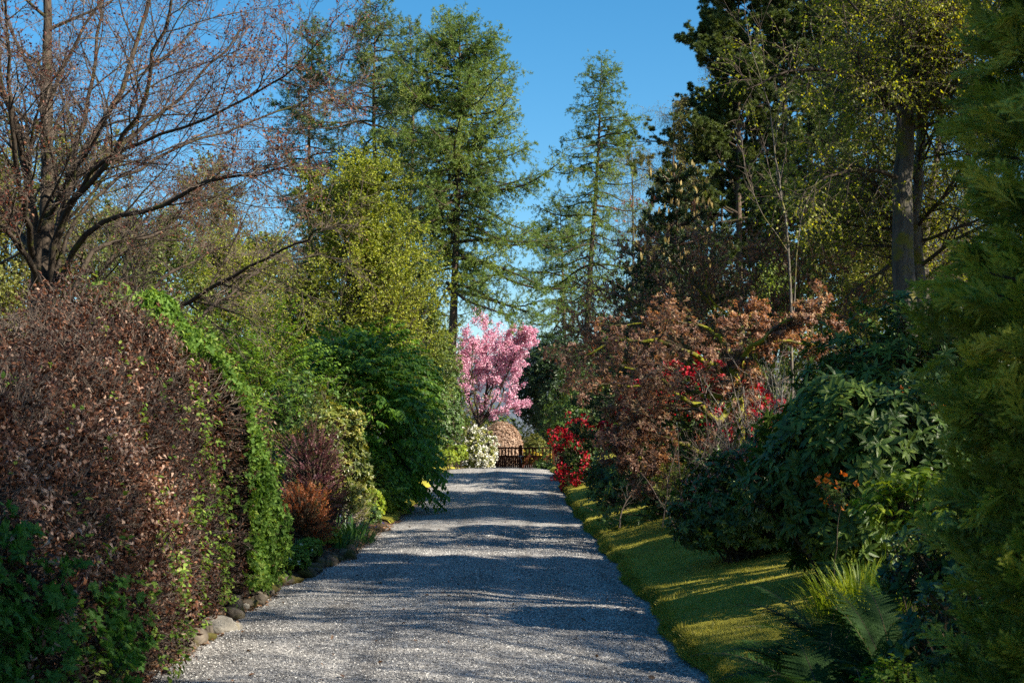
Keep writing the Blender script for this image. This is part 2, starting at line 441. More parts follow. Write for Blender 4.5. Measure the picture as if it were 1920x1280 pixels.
# gravel drive: its own sheet with a camber and shallow wheel tracks
def gravel_material():
    m, nt, nd, lk = mat_('gravel')
    tc = N_(nt, 'ShaderNodeTexCoord')
    vo = N_(nt, 'ShaderNodeTexVoronoi', Scale=60., Randomness=1.); lk.new(tc.outputs['Object'], vo.inputs['Vector'])
    v2 = N_(nt, 'ShaderNodeTexVoronoi', Scale=140., Randomness=1.); lk.new(tc.outputs['Object'], v2.inputs['Vector'])
    sp = N_(nt, 'ShaderNodeSeparateColor'); lk.new(vo.outputs['Color'], sp.inputs[0])
    rp = ramp(nt, [(0, (.06, .06, .063)), (.3, (.16, .16, .163)), (.6, (.27, .268, .265)), (.85, (.40, .395, .385)), (1, (.66, .65, .63))]); lk.new(sp.outputs[0], rp.inputs['Fac'])
    s2 = N_(nt, 'ShaderNodeSeparateColor'); lk.new(v2.outputs['Color'], s2.inputs[0])
    rp2 = ramp(nt, [(0, (.55, .53, .52)), (.6, (1, 1, 1)), (1, (1.35, 1.32, 1.3))]); lk.new(s2.outputs[0], rp2.inputs['Fac'])
    mx = N_(nt, 'ShaderNodeMix', data_type='RGBA', blend_type='MULTIPLY'); mx.inputs['Factor'].default_value = 1
    lk.new(rp.outputs['Color'], mx.inputs['A']); lk.new(rp2.outputs['Color'], mx.inputs['B'])
    n1 = N_(nt, 'ShaderNodeTexNoise', Scale=1.1, Detail=8., Roughness=.7); lk.new(tc.outputs['Object'], n1.inputs['Vector'])
    rp3 = ramp(nt, [(.3, (.62, .60, .58)), (.5, (1.0, .99, .97)), (.62, (1.12, 1.1, 1.07)), (.75, (.85, .74, .62))]); lk.new(n1.outputs['Fac'], rp3.inputs['Fac'])
    m2 = N_(nt, 'ShaderNodeMix', data_type='RGBA', blend_type='MULTIPLY'); m2.inputs['Factor'].default_value = 1
    lk.new(mx.outputs['Result'], m2.inputs['A']); lk.new(rp3.outputs['Color'], m2.inputs['B'])
    pb = N_(nt, 'ShaderNodeBsdfPrincipled', Roughness=.75); pb.inputs['Specular IOR Level'].default_value = .3
    mp = N_(nt, 'ShaderNodeMapping'); mp.inputs['Scale'].default_value = (1.7, .07, 1); lk.new(tc.outputs['Object'], mp.inputs['Vector'])
    n4 = N_(nt, 'ShaderNodeTexNoise', Scale=1.3, Detail=3.); lk.new(mp.outputs[0], n4.inputs['Vector'])      # wear along the wheel tracks
    rp4 = ramp(nt, [(.35, (.74, .72, .70)), (.5, (1, 1, 1)), (.65, (1.12, 1.11, 1.1))]); lk.new(n4.outputs['Fac'], rp4.inputs['Fac'])
    m4 = N_(nt, 'ShaderNodeMix', data_type='RGBA', blend_type='MULTIPLY'); m4.inputs['Factor'].default_value = 1
    lk.new(m2.outputs['Result'], m4.inputs['A']); lk.new(rp4.outputs['Color'], m4.inputs['B'])
    lk.new(m4.outputs['Result'], pb.inputs['Base Color'])
    ad = N_(nt, 'ShaderNodeMath', operation='ADD'); lk.new(vo.outputs['Distance'], ad.inputs[0]); lk.new(v2.outputs['Distance'], ad.inputs[1])
    bp = N_(nt, 'ShaderNodeBump', Strength=.7, Distance=.006, invert=True); lk.new(ad.outputs[0], bp.inputs['Height']); lk.new(bp.outputs[0], pb.inputs['Normal'])
    out = N_(nt, 'ShaderNodeOutputMaterial'); lk.new(pb.outputs[0], out.inputs['Surface'])
    return m
M['gravel'] = gravel_material()
fr = np.linspace(0, 1, 19)
def zdrive(X, Y):
    L, Rr = edge_l(Y), edge_r(Y); t = (X - L) / (Rr - L)
    camber = .07 * (1 - (2 * t - 1) ** 2)
    tracks = -.022 * (np.exp(-((t - .3) / .09) ** 2) + np.exp(-((t - .7) / .09) ** 2))
    rip = .5 * .008 * np.sin(X * 3.1 + Y * 1.7) + .008 * np.sin(Y * 2.7 - X * 1.9) + .006 * np.sin(X * 7 + np.sin(Y * 3))
    return road_z(Y) + camber + tracks + rip - .01
dcols = [(lambda y, f=f: edge_l(y) + f * (edge_r(y) - edge_l(y))) for f in fr]
v, q = sheet(dcols, np.arange(-12, 125, .3), zdrive)
drive = MB().add(v, [q]).build('gravel_drive', M['gravel'], smooth=True); tag(drive, kind='structure')

# loose stones lying on the near part of the drive
r = rng_(1)
octv = np.array([[1, 0, 0], [0, 1, 0], [-1, 0, 0], [0, -1, 0], [0, 0, 1], [0, 0, -1]], float)
octf = np.array([[0, 1, 4], [1, 2, 4], [2, 3, 4], [3, 0, 4], [1, 0, 5], [2, 1, 5], [3, 2, 5], [0, 3, 5]])
n = 60000
y = 9.5 + 17 * r.random(n) ** 1.5; x = edge_l(y) + r.random(n) * (edge_r(y) - edge_l(y))
z = zdrive(x, y)
s = r.uniform(.003, .0085, n) * (1 + .02 * y)
V = octv[None] * (s[:, None] * r.uniform(.6, 1.3, (n, 3)) * np.array([1, 1, .6]))[:, None] + r.normal(0, .15, (n, 6, 3)) * s[:, None, None]
a = r.uniform(0, 6.28, n); c_, s_ = np.cos(a)[:, None], np.sin(a)[:, None]
V = np.stack([V[..., 0] * c_ - V[..., 1] * s_, V[..., 0] * s_ + V[..., 1] * c_, V[..., 2]], -1) + np.stack([x, y, z + s * .35], -1)[:, None]
M['pebble'] = leafmat('pebble', [(0, (.07, .07, .072)), (.35, (.18, .18, .18)), (.7, (.33, .325, .315)), (1, (.66, .65, .62))], trans=0, rough=.7, clump=.05)
lo = MB().add(V.reshape(-1, 3), [(octf[None] + (np.arange(n) * 6)[:, None, None]).reshape(-1, 3)], np.repeat(r.random(n), 6)).build('loose_gravel', M['pebble'])
tag(lo, 'loose grey and pale stone chips lying on the gravel drive', 'gravel', kind='stuff')

# mossy lawn on the bank at the right and the strip at the left edge
M['moss'] = noisemat('moss lawn', [(.3, (.18, .175, .024)), (.5, (.30, .275, .034)), (.72, (.40, .345, .06))], 1.1, bump=1., bdist=.02, bscale=90,
                     fine=[(.3, (.5, .52, .5)), (.65, (1.3, 1.3, 1.2))])
lw = [0.0, .03, .06, .12, .2, .35, .5, .8, 1.1, 1.5, 1.9, 2.3, 2.8, 3.4, 4.2, 5, 6]
v, q = sheet([(lambda y, d=d: edge_r(y) + d + .0) for d in lw], np.arange(-10, 62, .25), lambda X, Y: ground_z(X, Y) + .012 + .03 * sm(X - edge_r(Y), 0, .05))
lawn = MB().add(v, [q]).build('moss_lawn', M['moss'], smooth=True); tag(lawn, kind='structure')
lw2 = [0, .03, .06, .15, .3, .5, .8, 1.2]
v, q = sheet([(lambda y, d=d: edge_l(y) - d) for d in lw2[::-1]], np.arange(29.5, 64, .3), lambda X, Y: ground_z(X, Y) + .012 + .03 * sm(edge_l(Y) - X, 0, .05))
lawn2 = MB().add(v, [q]).build('lawn_strip', M['moss'], smooth=True); tag(lawn2, kind='structure')
# short blades
M['blade'] = leafmat('moss blades', [(0, (.14, .15, .02)), (.5, (.30, .28, .034)), (1, (.46, .40, .09))], trans=.3, clump=.3, scale=.8)
n = 260000
y = 9 + 22 * r.random(n) ** 1.6; d = 3.4 * r.random(n) ** 1.2
x = edge_r(y) + .01 + d; z = ground_z(x, y) + .03
P = np.stack([x, y, z], -1)
D = nrm(r.normal(0, .7, (n, 3)) + np.array([0, 0, 1.])); U = rdir(r, n)
mb = MB(); leaves(mb, P, D, U, r.uniform(.014, .045, n) * r.uniform(.6, 1.2, n), (np.array([[-.12, 0, 0], [.12, 0, 0], [0, 1, 0]]), [np.array([[0, 1, 2]])]), r.random(n))
nc = 2600                                  # small tufts standing out of the moss
yc = 9.5 + 26 * r.random(nc) ** 1.4; dc = np.where(r.random(nc) < .35, r.uniform(-.02, .1, nc), 3.4 * r.random(nc)); ix = np.repeat(np.arange(nc), 14); n = len(ix)
y = yc[ix] + r.normal(0, .025, n); x = edge_r(y) + dc[ix] + r.normal(0, .025, n); P = np.stack([x, y, ground_z(x, y) + .025], -1)
leaves(mb, P, nrm(r.normal(0, .45, (n, 3)) + UP), rdir(r, n), r.uniform(.03, .085, n), (np.array([[-.05, 0, 0], [.05, 0, 0], [0, 1, .12]]), [np.array([[0, 1, 2]])]), np.clip(r.random(nc)[ix] * .7 + .3 * r.random(n), 0, 1))
n = 26000                                   # ragged lip where turf meets gravel
y = 8 + 46 * r.random(n) ** 1.4; x = edge_r(y) + r.uniform(-.03, .07, n); P = np.stack([x, y, ground_z(x, y) + .02], -1)
D = nrm(r.normal(0, .6, (n, 3)) + np.array([-.8, 0, .5]))
leaves(mb, P, D, rdir(r, n), r.uniform(.03, .07, n), (np.array([[-.1, 0, 0], [.1, 0, 0], [0, 1, 0]]), [np.array([[0, 1, 2]])]), r.random(n) * .5)
tag(mb.build('grass', M['blade']), 'short mossy olive turf on the bank right of the drive', 'grass', kind='stuff')

# soil cut at the lawn edge, dead leaves on the ground
M['litter'] = leafmat('dead leaf', [(0, (.05, .028, .015)), (.5, (.13, .065, .03)), (1, (.25, .15, .09))], trans=.1, clump=.1)
n = 9000
y = 10 + 40 * r.random(n) ** 1.4; side = r.random(n)
x = np.where(side < .6, edge_l(y) - r.exponential(.35, n) + .1, np.where(side < .85, edge_r(y) + 1.2 + 3 * r.random(n), edge_l(y) + 4.3 * r.random(n)))
keep = ~((side > .85) & (r.random(n) < .75)); x, y = x[keep], y[keep]; n = len(x)
inside = (x > edge_l(y)) & (x < edge_r(y))
z = np.where(inside, zdrive(x, y), ground_z(x, y)) + .012
P = np.stack([x, y, z], -1); D = nrm(r.normal(0, 1, (n, 3)) * [1, 1, .25]); U = nrm(r.normal(0, .35, (n, 3)) + [0, 0, 1])
tag(leaves(MB(), P, D, U, r.uniform(.03, .07, n), T_leaf(.28, .06, .1, 2), r.random(n)).build('fallen_leaves', M['litter']), 'brown dead leaves scattered along the drive edges', 'leaves', kind='stuff')

# hills beyond the garden
def ridge(name, y0, depth, heights, mat, seed):
    rr = rng_(seed); nx, ny = 160, 24
    xs = np.linspace(-5200, 5200, nx); yy = y0 + np.linspace(0, depth, ny)
    X, Y = np.meshgrid(xs, yy); prof = np.sin(np.linspace(0, math.pi, ny)) ** .8
    h = sum(a * np.sin(xs / w + p) for a, w, p in heights) + heights[0][0] * 2.2
    Z = prof[:, None] * h[None] + rr.normal(0, 6, X.shape) - 30
    i = np.arange(ny - 1)[:, None]; j = np.arange(nx - 1)[None]
    q = np.stack([i * nx + j, i * nx + j + 1, (i + 1) * nx + j + 1, (i + 1) * nx + j], -1).reshape(-1, 4)
    o = MB().add(np.stack([X, Y, Z], -1).reshape(-1, 3), [q]).build(name, mat, smooth=True); tag(o, kind='structure'); return o
M['hill'] = noisemat('haze blue hill', [(.35, (.055, .075, .09)), (.6, (.085, .10, .13)), (.75, (.07, .10, .09))], .004, bump=.3, bdist=8, bscale=.02)  # blue of distant haze put into the hill's own colour
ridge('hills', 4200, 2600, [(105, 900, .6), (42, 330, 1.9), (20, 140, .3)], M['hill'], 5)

# ================================================================== sky, sun, camera
SUN_EL, SUN_AZ = 36., -26.           # azimuth measured from +X towards +Y
w = bpy.data.worlds.new('World'); S.world = w; w.use_nodes = True
nt = w.node_tree; nt.nodes.clear()
sk = N_(nt, 'ShaderNodeTexSky', sky_type='NISHITA', sun_disc=False, sun_elevation=R(SUN_EL), sun_rotation=R(90 - SUN_AZ))
sk.air_density, sk.dust_density, sk.ozone_density, sk.altitude = 1.0, .5, 4.0, 100
bg = N_(nt, 'ShaderNodeBackground', Strength=.063)
hs = N_(nt, 'ShaderNodeHueSaturation', Hue=.49, Saturation=1.3, Value=1.0)
nt.links.new(sk.outputs[0], hs.inputs['Color']); nt.links.new(hs.outputs[0], bg.inputs['Color'])
nt.links.new(bg.outputs[0], N_(nt, 'ShaderNodeOutputWorld').inputs['Surface'])

sun = bpy.data.lights.new('sun', 'SUN'); sun.energy = 5; sun.angle = R(.5); sun.color = (1, .90, .74)
so = bpy.data.objects.new('sun', sun); COL.objects.link(so)
from mathutils import Vector
to_sun = Vector((math.cos(R(SUN_EL)) * math.cos(R(SUN_AZ)), math.cos(R(SUN_EL)) * math.sin(R(SUN_AZ)), math.sin(R(SUN_EL))))
so.rotation_euler = to_sun.to_track_quat('Z', 'Y').to_euler(); so.location = (30, 10, 30)

cam = bpy.data.cameras.new('camera'); co = bpy.data.objects.new('camera', cam); COL.objects.link(co); S.camera = co
co.location = (0, 0, CAMZ); co.rotation_euler = (R(90), 0, 0)
cam.sensor_width = 36; cam.lens = F / 1920 * 36; cam.shift_y = (HY - 640) / 1920.
cam.clip_start, cam.clip_end = .1, 20000
cam.dof.use_dof = True; cam.dof.focus_distance = 30; cam.dof.aperture_fstop = 7.0

S.view_settings.view_transform = 'Standard'; S.view_settings.look = 'None'
S.view_settings.exposure = 1.5; S.view_settings.gamma = 1
S.cycles.max_bounces = 10; S.cycles.diffuse_bounces = 6; S.cycles.glossy_bounces = 2; S.cycles.transmission_bounces = 4
S.cycles.caustics_reflective = False; S.cycles.caustics_refractive = False
S.cycles.use_denoising = False
S.cycles.sample_clamp_indirect = 6
# ================================================================== materials shared by plants
M['bark_dark'] = barkmat('dark bark', (.018, .013, .010), (.075, .058, .042), 16, moss=.2, mossc=(.06, .065, .012))
M['bark_larch'] = barkmat('larch bark', (.05, .033, .024), (.13, .095, .07), 10, moss=.1)
M['bark_grey'] = barkmat('grey bark', (.06, .052, .044), (.17, .15, .125), 14, moss=.3, mossc=(.12, .11, .02), bump=.9)
M['bark_moss'] = barkmat('mossy bark', (.03, .022, .015), (.09, .065, .04), 14, moss=.75, mossc=(.17, .17, .012))
M['twig'] = barkmat('twig', (.05, .038, .03), (.16, .125, .10), 9)
M['twig_pale'] = barkmat('pale twig', (.15, .125, .105), (.32, .28, .24), 9)
M['stem'] = barkmat('shrub stem', (.035, .025, .018), (.11, .085, .055), 12, moss=.25, mossc=(.07, .075, .012))

M['beech_brown'] = leafmat('dry beech leaf', [(0, (.016, .007, .005)), (.4, (.055, .021, .011)), (.7, (.13, .052, .025)), (.88, (.22, .105, .06)), (1, (.42, .29, .22))], trans=.25, tint=(1.25, .8, .5), rough=.5, clump=.3, scale=1.9, spec=.3)
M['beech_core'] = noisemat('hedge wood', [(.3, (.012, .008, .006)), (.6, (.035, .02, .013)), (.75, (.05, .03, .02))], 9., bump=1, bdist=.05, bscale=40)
M['fresh'] = leafmat('fresh green leaf', [(0, (.045, .10, .012)), (.45, (.12, .21, .03)), (.8, (.20, .30, .05)), (1, (.30, .38, .08))], trans=.4, rough=.6, spec=.2, clump=.2)
M['hawthorn'] = leafmat('hedge band leaf', [(0, (.045, .10, .016)), (.5, (.11, .205, .034)), (.85, (.18, .28, .05)), (1, (.29, .36, .09))], trans=.38, rough=.6, spec=.2, clump=.25)
M['sycamore'] = leafmat('young sycamore leaf', [(0, (.04, .11, .018)), (.5, (.08, .19, .035)), (1, (.17, .29, .06))], trans=.42, rough=.55, spec=.2, clump=.15)

# ================================================================== beech hedge at the left
def hedge_c(y): return -4.85 + .12 * sm(y, 15, 11) * 0 + .33 * sm(12.5 - y, -2, 4) * 1.0
def hedge_h(y): return 3.3 - .95 * sm(17 - y, 1.5, 7) - .35 * sm(17 - y, 8, 13)
def hedge_a(y): return 1.95 + .12 * np.sin(y * 1.3) * .5
def hedge_pt(y, th, s=1.):
    """th 0 at the foot facing the drive, pi/2 at the crest; s scales the section; the far end rounds off"""
    e = np.clip((y - 17.5) / 1.2, 0, 1); k = np.sqrt(np.maximum(1 - e ** 2.6, .0))
    a = hedge_a(y) * s * (.35 + .65 * k); h = hedge_h(y) * (1 - (1 - s) * .6) * (.55 + .45 * k)
    lump_ = 1 + .04 * np.sin(y * 2.4 + 3 * th) + .018 * np.sin(y * 13 + 5 * np.sin(th * 7)) + .015 * np.sin(th * 23 - y * 6) + .03 * np.sin(y * 5.1 - 4 * th) + .02 * np.sin(9 * th + y * 3)
    x = hedge_c(y) + a * np.cos(th) ** .85 * lump_
    z = h * np.sin(th) ** .9 * lump_
    return np.stack([x, y, z + .05], -1)
def hedge_frame(y, th):
    e = 1e-3
    p = hedge_pt(y, th); a = hedge_pt(y, th + e) - p; b = hedge_pt(y + e, th) - p
    return p, nrm(np.cross(a, b) * -1)
r = rng_(11)
hd = thing('beech_hedge', (-4.7, 10, .1), 'tall rounded hedge of dry brown beech leaves left of the gravel drive', 'hedge')
def hpts(n, y0=2.5, y1=18.68, t0=.02, t1=1.75):
    y = y0 + (y1 - y0) * r.random(n); th = t0 + (t1 - t0) * r.random(n)
    return y, th
n = 150000
y, th = hpts(n); p, nn = hedge_frame(y, th)
wgt = .5 + .5 * np.sin(y * 3.1 + 5 * th) * np.sin(2.2 * y - 7 * th)
k = r.random(n) < .12 + .88 * wgt ** 1.2; y, th, p, nn = y[k], th[k], p[k], nn[k]; n = len(y)
dep = r.random(n) ** 1.3 * .4
p = p - nn * dep[:, None] + nn * .04
D = nrm(nn * .5 + .85 * rdir(r, n) + np.array([0, 0, -.35])); U = nrm(nn + .8 * rdir(r, n))
mb = MB(); k1 = r.random(n) < .55
leaves(mb, p[k1], D[k1], U[k1], r.uniform(.024, .066, k1.sum()), T_strip(.2, .55, .10), r.random(k1.sum()))
leaves(mb, p[~k1], D[~k1], U[~k1], r.uniform(.035, .07, (~k1).sum()), T_strip(.10, .5, .05), r.random((~k1).sum()) * .75)
# shaggy bunches of larger curled leaves hanging on the near face
nb = 190; yb = r.uniform(4.5, 12.5, nb); tb = r.uniform(.25, 1.0, nb); q, qn = hedge_frame(yb, tb)
idx = np.repeat(np.arange(nb), 26); m_ = len(idx)
P = q[idx] + r.normal(0, .07, (m_, 3)) + qn[idx] * .07 + UP * 0
leaves(mb, P, nrm(qn[idx] * .4 + .7 * rdir(r, m_) - UP * .5), nrm(qn[idx] + .9 * rdir(r, m_)), r.uniform(.035, .066, m_), T_strip(.15, .6, .12), .4 + .6 * r.random(m_))
# clipped shoots that stand a little proud of the face
ns = 1300; ysh = r.uniform(3, 18.3, ns); tsh = r.uniform(.1, 1.7, ns); q, qn = hedge_frame(ysh, tsh); dsh = nrm(qn + .7 * rdir(r, ns) + UP * .25); Ls = r.uniform(.06, .2, ns)
shoot_lines = np.stack([q - dsh * .1, q + dsh * (Ls * .5)[:, None] + .01 * rdir(r, ns), q + dsh * Ls[:, None]], 1)
ix = np.repeat(np.arange(ns), 7); m_ = len(ix); P = q[ix] + dsh[ix] * (Ls[ix] * r.uniform(.2, 1, m_))[:, None]
leaves(mb, P, nrm(dsh[ix] * .5 + .8 * rdir(r, m_) - UP * .2), rdir(r, m_), r.uniform(.03, .07, m_), T_strip(.16, .5, .1), r.random(m_) * .8)
mb.build('foliage', M['beech_brown'], hd)
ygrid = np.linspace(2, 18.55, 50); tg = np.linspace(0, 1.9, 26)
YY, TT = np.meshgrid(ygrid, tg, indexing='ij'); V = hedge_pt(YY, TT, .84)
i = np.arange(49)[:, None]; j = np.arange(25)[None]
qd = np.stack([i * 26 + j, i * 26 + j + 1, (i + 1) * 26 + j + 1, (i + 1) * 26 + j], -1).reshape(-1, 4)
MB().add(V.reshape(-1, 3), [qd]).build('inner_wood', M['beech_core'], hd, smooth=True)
n = 16000; y, th = hpts(n); p, nn = hedge_frame(y, th)
d = nrm(nn + .7 * rdir(r, n) + UP * .3); L = r.uniform(.1, .3, n)[:, None]
mid = p - nn * .02 + .02 * rdir(r, n)
mb = MB(); tubes(mb, np.stack([p - d * L * .8, mid, p + d * L * .3], 1), np.tile([.004, .003, .0012], (n, 1)), 3); tubes(mb, shoot_lines, np.tile([.004, .003, .0015], (ns, 1)), 3); mb.build('twigs', M['twig'], hd)
# fresh leaves breaking along the lower face and the far end
n = 9000
y, th = hpts(n, 3, 18.65, .02, 1.3)
w_ = np.exp(-((th - .15) / .3) ** 2) * .55 + np.exp(-((y - 18.0) / .7) ** 2) * .9 + .03 + .5 * np.exp(-((y - 14.6) / .5) ** 2) * (th < 1)
pn = np.sin(y * 4.3 + 2 * th) * np.sin(7 * th - y) > -.1
k = (r.random(n) < w_) & (pn | (y > 17.2)); p, nn = hedge_frame(y[k], th[k]); idx = np.repeat(np.arange(k.sum()), 5); m_ = len(idx)
P = p[idx] + .05 * rdir(r, m_) + nn[idx] * .06
leaves(MB(), P, nrm(nn[idx] + .8 * rdir(r, m_) - UP * .3), nrm(nn[idx] + UP * .6 + .6 * rdir(r, m_)), r.uniform(.03, .06, m_), T_leaf(.30, .05, .2, 2), r.random(m_)).build('young_growth', M['fresh'], hd)

# hawthorn band growing up and over the hedge
hw = thing('green_hedge_plant', (-3.2, 16, .1), 'band of fresh green leaves arching up over the brown beech hedge near its far end', 'hedge plant')
n = 7000
th = r.uniform(.03, 1.45, n); yc = 15.75 + .2 * np.sin(th * 3) + .12 * np.sin(th * 11)
y = yc + r.normal(0, .26, n) * (.9 - .3 * th / 1.45 + .25 * np.sin(th * 9)); p, nn = hedge_frame(y, th)
p = p + nn * (.04 + .13 * r.random(n) * (1 + .5 * np.sin(th * 14 + y * 5)))[:, None]
d = nrm(nn * .8 + .7 * rdir(r, n) - UP * .25)
mb = MB(); whorls(r, mb, p, d, 5, .047, T_leaf(.3, .06, .25, 2), 55, 20, .45, .3); mb.build('foliage', M['hawthorn'], hw)
tubes(MB(), np.stack([p[:1500] - nn[:1500] * .3, p[:1500] - nn[:1500] * .12, p[:1500]], 1), np.tile([.005, .004, .002], (1500, 1)), 3).build('stems', M['stem'], hw)

# sycamore shoots pushing out of the hedge foot
def seedling(label, y0, y1, t0, t1, n, sz, grp='sycamore shoots in the hedge foot'):
    q = hedge_pt(np.array([(y0 + y1) / 2]), np.array([t0]))[0]
    o = thing('sycamore_shoot', (q[0], q[1], .08), label, 'shrub', grp)
    y = r.uniform(y0, y1, n); th = t0 + (t1 - t0) * r.random(n) ** 1.3 * (1 - .5 * np.abs(2 * (y - y0) / (y1 - y0) - 1)); p, nn = hedge_frame(y, th)
    p = p + nn * r.uniform(.05, .24, n)[:, None]
    mb = MB(); whorls(r, mb, p, nrm(nn + .5 * UP + .5 * rdir(r, n)), 5, sz, T_lobed(5, .5), 62, 18, .35, .3); mb.build('foliage', M['sycamore'], o)
    st = p - nn * .35 - UP * .3
    tubes(MB(), np.stack([st, (st + p) / 2 + .02 * rdir(r, n), p], 1), np.tile([.006, .004, .002], (n, 1)), 3).build('stems', M['stem'], o)
seedling('large patch of young green lobed leaves at the hedge foot nearest the camera', 5.6, 7.9, .12, .75, 430, .068)
seedling('small cluster of green lobed leaves growing low out of the brown hedge face', 8.6, 9.9, .1, .36, 120, .066)

# ================================================================== copper beech behind the hedge
r = rng_(21)
bt = thing('bare_beech_tree', (-7.2, 21.5, .3), 'large almost leafless copper beech with reddish buds standing behind the brown hedge', 'tree')
D0 = 21.5
def W(*pts): return [at(px, py, D0 + dd) for px, py, dd in pts]
L0 = [limb(W((80, 760, 0), (82, 560, 0), (88, 420, .2), (86, 250, .5), (90, 60, .8), (88, -160, 1.2)), .18, .05, 18, r, .02),
      limb(W((92, 760, .3), (100, 560, .3), (112, 430, .2), (150, 300, .5), (235, 150, .6), (300, -60, 1), (360, -220, 1)), .085, .022, 18, r, .02),
      limb(W((70, 760, -.2), (68, 560, -.3), (62, 380, -.5), (30, 240, -.8), (-20, 100, -1), (-60, -100, -1)), .10, .03, 18, r, .02),
      limb(W((95, 640, .1), (105, 440, -.3), (180, 330, -.9), (260, 215, -1.3), (300, 70, -1.8), (345, -60, -2)), .06, .016, 18, r, .025),
      limb(W((85, 560, 0), (110, 430, .8), (200, 300, 1.8), (330, 190, 2.6), (450, 60, 3.2)), .075, .015, 18, r, .025),
      limb(W((95, 470, 0), (160, 345, -.6), (260, 270, -1.3), (390, 220, -1.9), (520, 150, -2.4), (560, 120, -2.6)), .04, .009, 18, r, .025),
      limb(W((100, 520, 0), (150, 400, .5), (250, 320, 1.2), (380, 260, 1.8), (540, 205, 2.3), (640, 150, 2.6)), .04, .009, 18, r, .025),
      limb(W((100, 540, .1), (170, 430, -.4), (300, 385, -1), (400, 340, -1.6), (480, 330, -2), (560, 300, -2.4)), .055, .01, 18, r, .025),
      limb(W((90, 560, -.1), (40, 470, -1), (-40, 380, -2), (-140, 300, -3)), .06, .015, 18, r, .02),
      limb(W((105, 600, .2), (180, 470, 1), (280, 440, 1.6), (350, 405, 2), (450, 360, 2.6)), .05, .01, 18, r, .025),
      limb(W((100, 470, .1), (130, 330, 1.6), (170, 170, 2.4), (190, 0, 3), (200, -150, 3.4)), .06, .015, 18, r, .02),
      limb(W((70, 500, -.2), (40, 360, -1.6), (20, 200, -2.4), (10, 0, -3)), .06, .015, 18, r, .02)]
P0 = np.stack([l[0] for l in L0]); R0 = np.stack([l[1] for l in L0])
A1 = sprout(r, P0, R0, 15, .28, 1, ratio=.33, ang=42, angsd=12, k=8, wob=.10, up=.035, flat=.7, rratio=.45, rmin=.010, rmax=.06, ltaper=.45)
A2 = sprout(r, *A1, 9, .12, 1, ratio=.45, ang=42, angsd=12, k=6, wob=.12, up=.02, flat=.6, rratio=.5, rmin=.0055, ltaper=.4)
A3 = sprout(r, *A2, 7, .15, 1, ratio=.48, ang=45, k=5, wob=.14, up=.02, flat=.6, rratio=.55, rmin=.0035, ltaper=.3)
A4 = sprout(r, *A3, 2, .3, 1, ratio=.55, ang=40, k=3, wob=.14, up=.02, rratio=.6, rmin=.0028, ltaper=.3)
mb = MB(); tubes(mb, P0, R0, 8); tubes(mb, *A1, 5); mb.build('trunk', M['bark_dark'], bt, smooth=True)
mb = MB(); tubes(mb, *A2, 4); tubes(mb, *A3, 3); tubes(mb, *A4, 3); mb.build('twigs', M['twig'], bt)
M['copper'] = leafmat('copper bud', [(0, (.05, .016, .012)), (.5, (.13, .036, .026)), (.85, (.24, .10, .055)), (1, (.30, .17, .09))], trans=.35, tint=(1.2, .7, .5), clump=.2)
p, d = along(r, *cat((A3[0], A3[1])), .55, .4)
p2, d2 = along(r, *A4, .5, .5) if len(A4[0]) else (p[:0], d[:0])
p = np.concatenate([p, p2]); d = np.concatenate([d, d2]); n = len(p)
leaves(MB(), p, nrm(d + .9 * rdir(r, n)), rdir(r, n), r.uniform(.025, .055, n), T_leaf(.3, .08, .2, 1), r.random(n)).build('leaves', M['copper'], bt)

# second leafless tree whose low boughs come out over the hedge
lb = thing('bare_spreading_tree', (-5.9, 25, .4), 'low leafless tree with dark spreading boughs between the brown hedge and the yellow green tree', 'tree')
D0 = 25
L0 = [limb(W((300, 760, 0), (325, 600, 0), (350, 570, 0), (390, 545, -.4), (480, 495, -1), (560, 455, -1.5), (600, 430, -1.7)), .065, .011, 18, r, .02),
      limb(W((310, 700, 0), (380, 590, .5), (430, 555, .8), (490, 500, 1.2), (540, 470, 1.5)), .05, .01, 18, r, .02),
      limb(W((250, 720, 0), (260, 600, .4), (300, 530, 1), (380, 480, 1.6), (470, 440, 2.2)), .06, .012, 18, r, .02),
      limb(W((250, 740, 0), (230, 600, -.5), (180, 520, -1), (130, 470, -1.4), (60, 450, -2)), .06, .012, 18, r, .02),
      limb(W((240, 740, 0), (235, 580, .5), (240, 480, 1), (270, 410, 1.4), (330, 360, 2)), .06, .014, 18, r, .02),
      limb(W((150, 740, 0), (160, 580, -.5), (200, 500, 0), (230, 440, .4), (240, 380, .8)), .05, .014, 18, r, .02)]
P0 = np.stack([l[0] for l in L0]); R0 = np.stack([l[1] for l in L0])
A1 = sprout(r, P0, R0, 16, .25, 1, ratio=.35, ang=45, angsd=14, k=8, wob=.12, up=.02, flat=.6, rratio=.5, rmin=.008, ltaper=.4)
A2 = sprout(r, *A1, 9, .15, 1, ratio=.48, ang=45, k=6, wob=.14, up=.0, flat=.5, rratio=.5, rmin=.005, ltaper=.35)
A3 = sprout(r, *A2, 6, .15, 1, ratio=.5, ang=45, k=4, wob=.15, up=.0, rratio=.55, rmin=.0035, ltaper=.3)
mb = MB(); tubes(mb, P0, R0, 7); tubes(mb, *A1, 5); mb.build('trunk', M['bark_dark'], lb, smooth=True)
mb = MB(); tubes(mb, *A2, 4); tubes(mb, *A3, 3); mb.build('twigs', M['twig'], lb)
M['spring'] = leafmat('opening leaf', [(0, (.10, .10, .02)), (.5, (.20, .20, .035)), (.8, (.28, .20, .07)), (1, (.36, .22, .12))], trans=.4, clump=.25)
p, d = along(r, *A3, .8, .3); n = len(p)
leaves(MB(), p, nrm(d + .9 * rdir(r, n)), rdir(r, n), r.uniform(.025, .05, n), T_leaf(.3, .08, .2, 1), r.random(n)).build('leaves', M['spring'], lb)

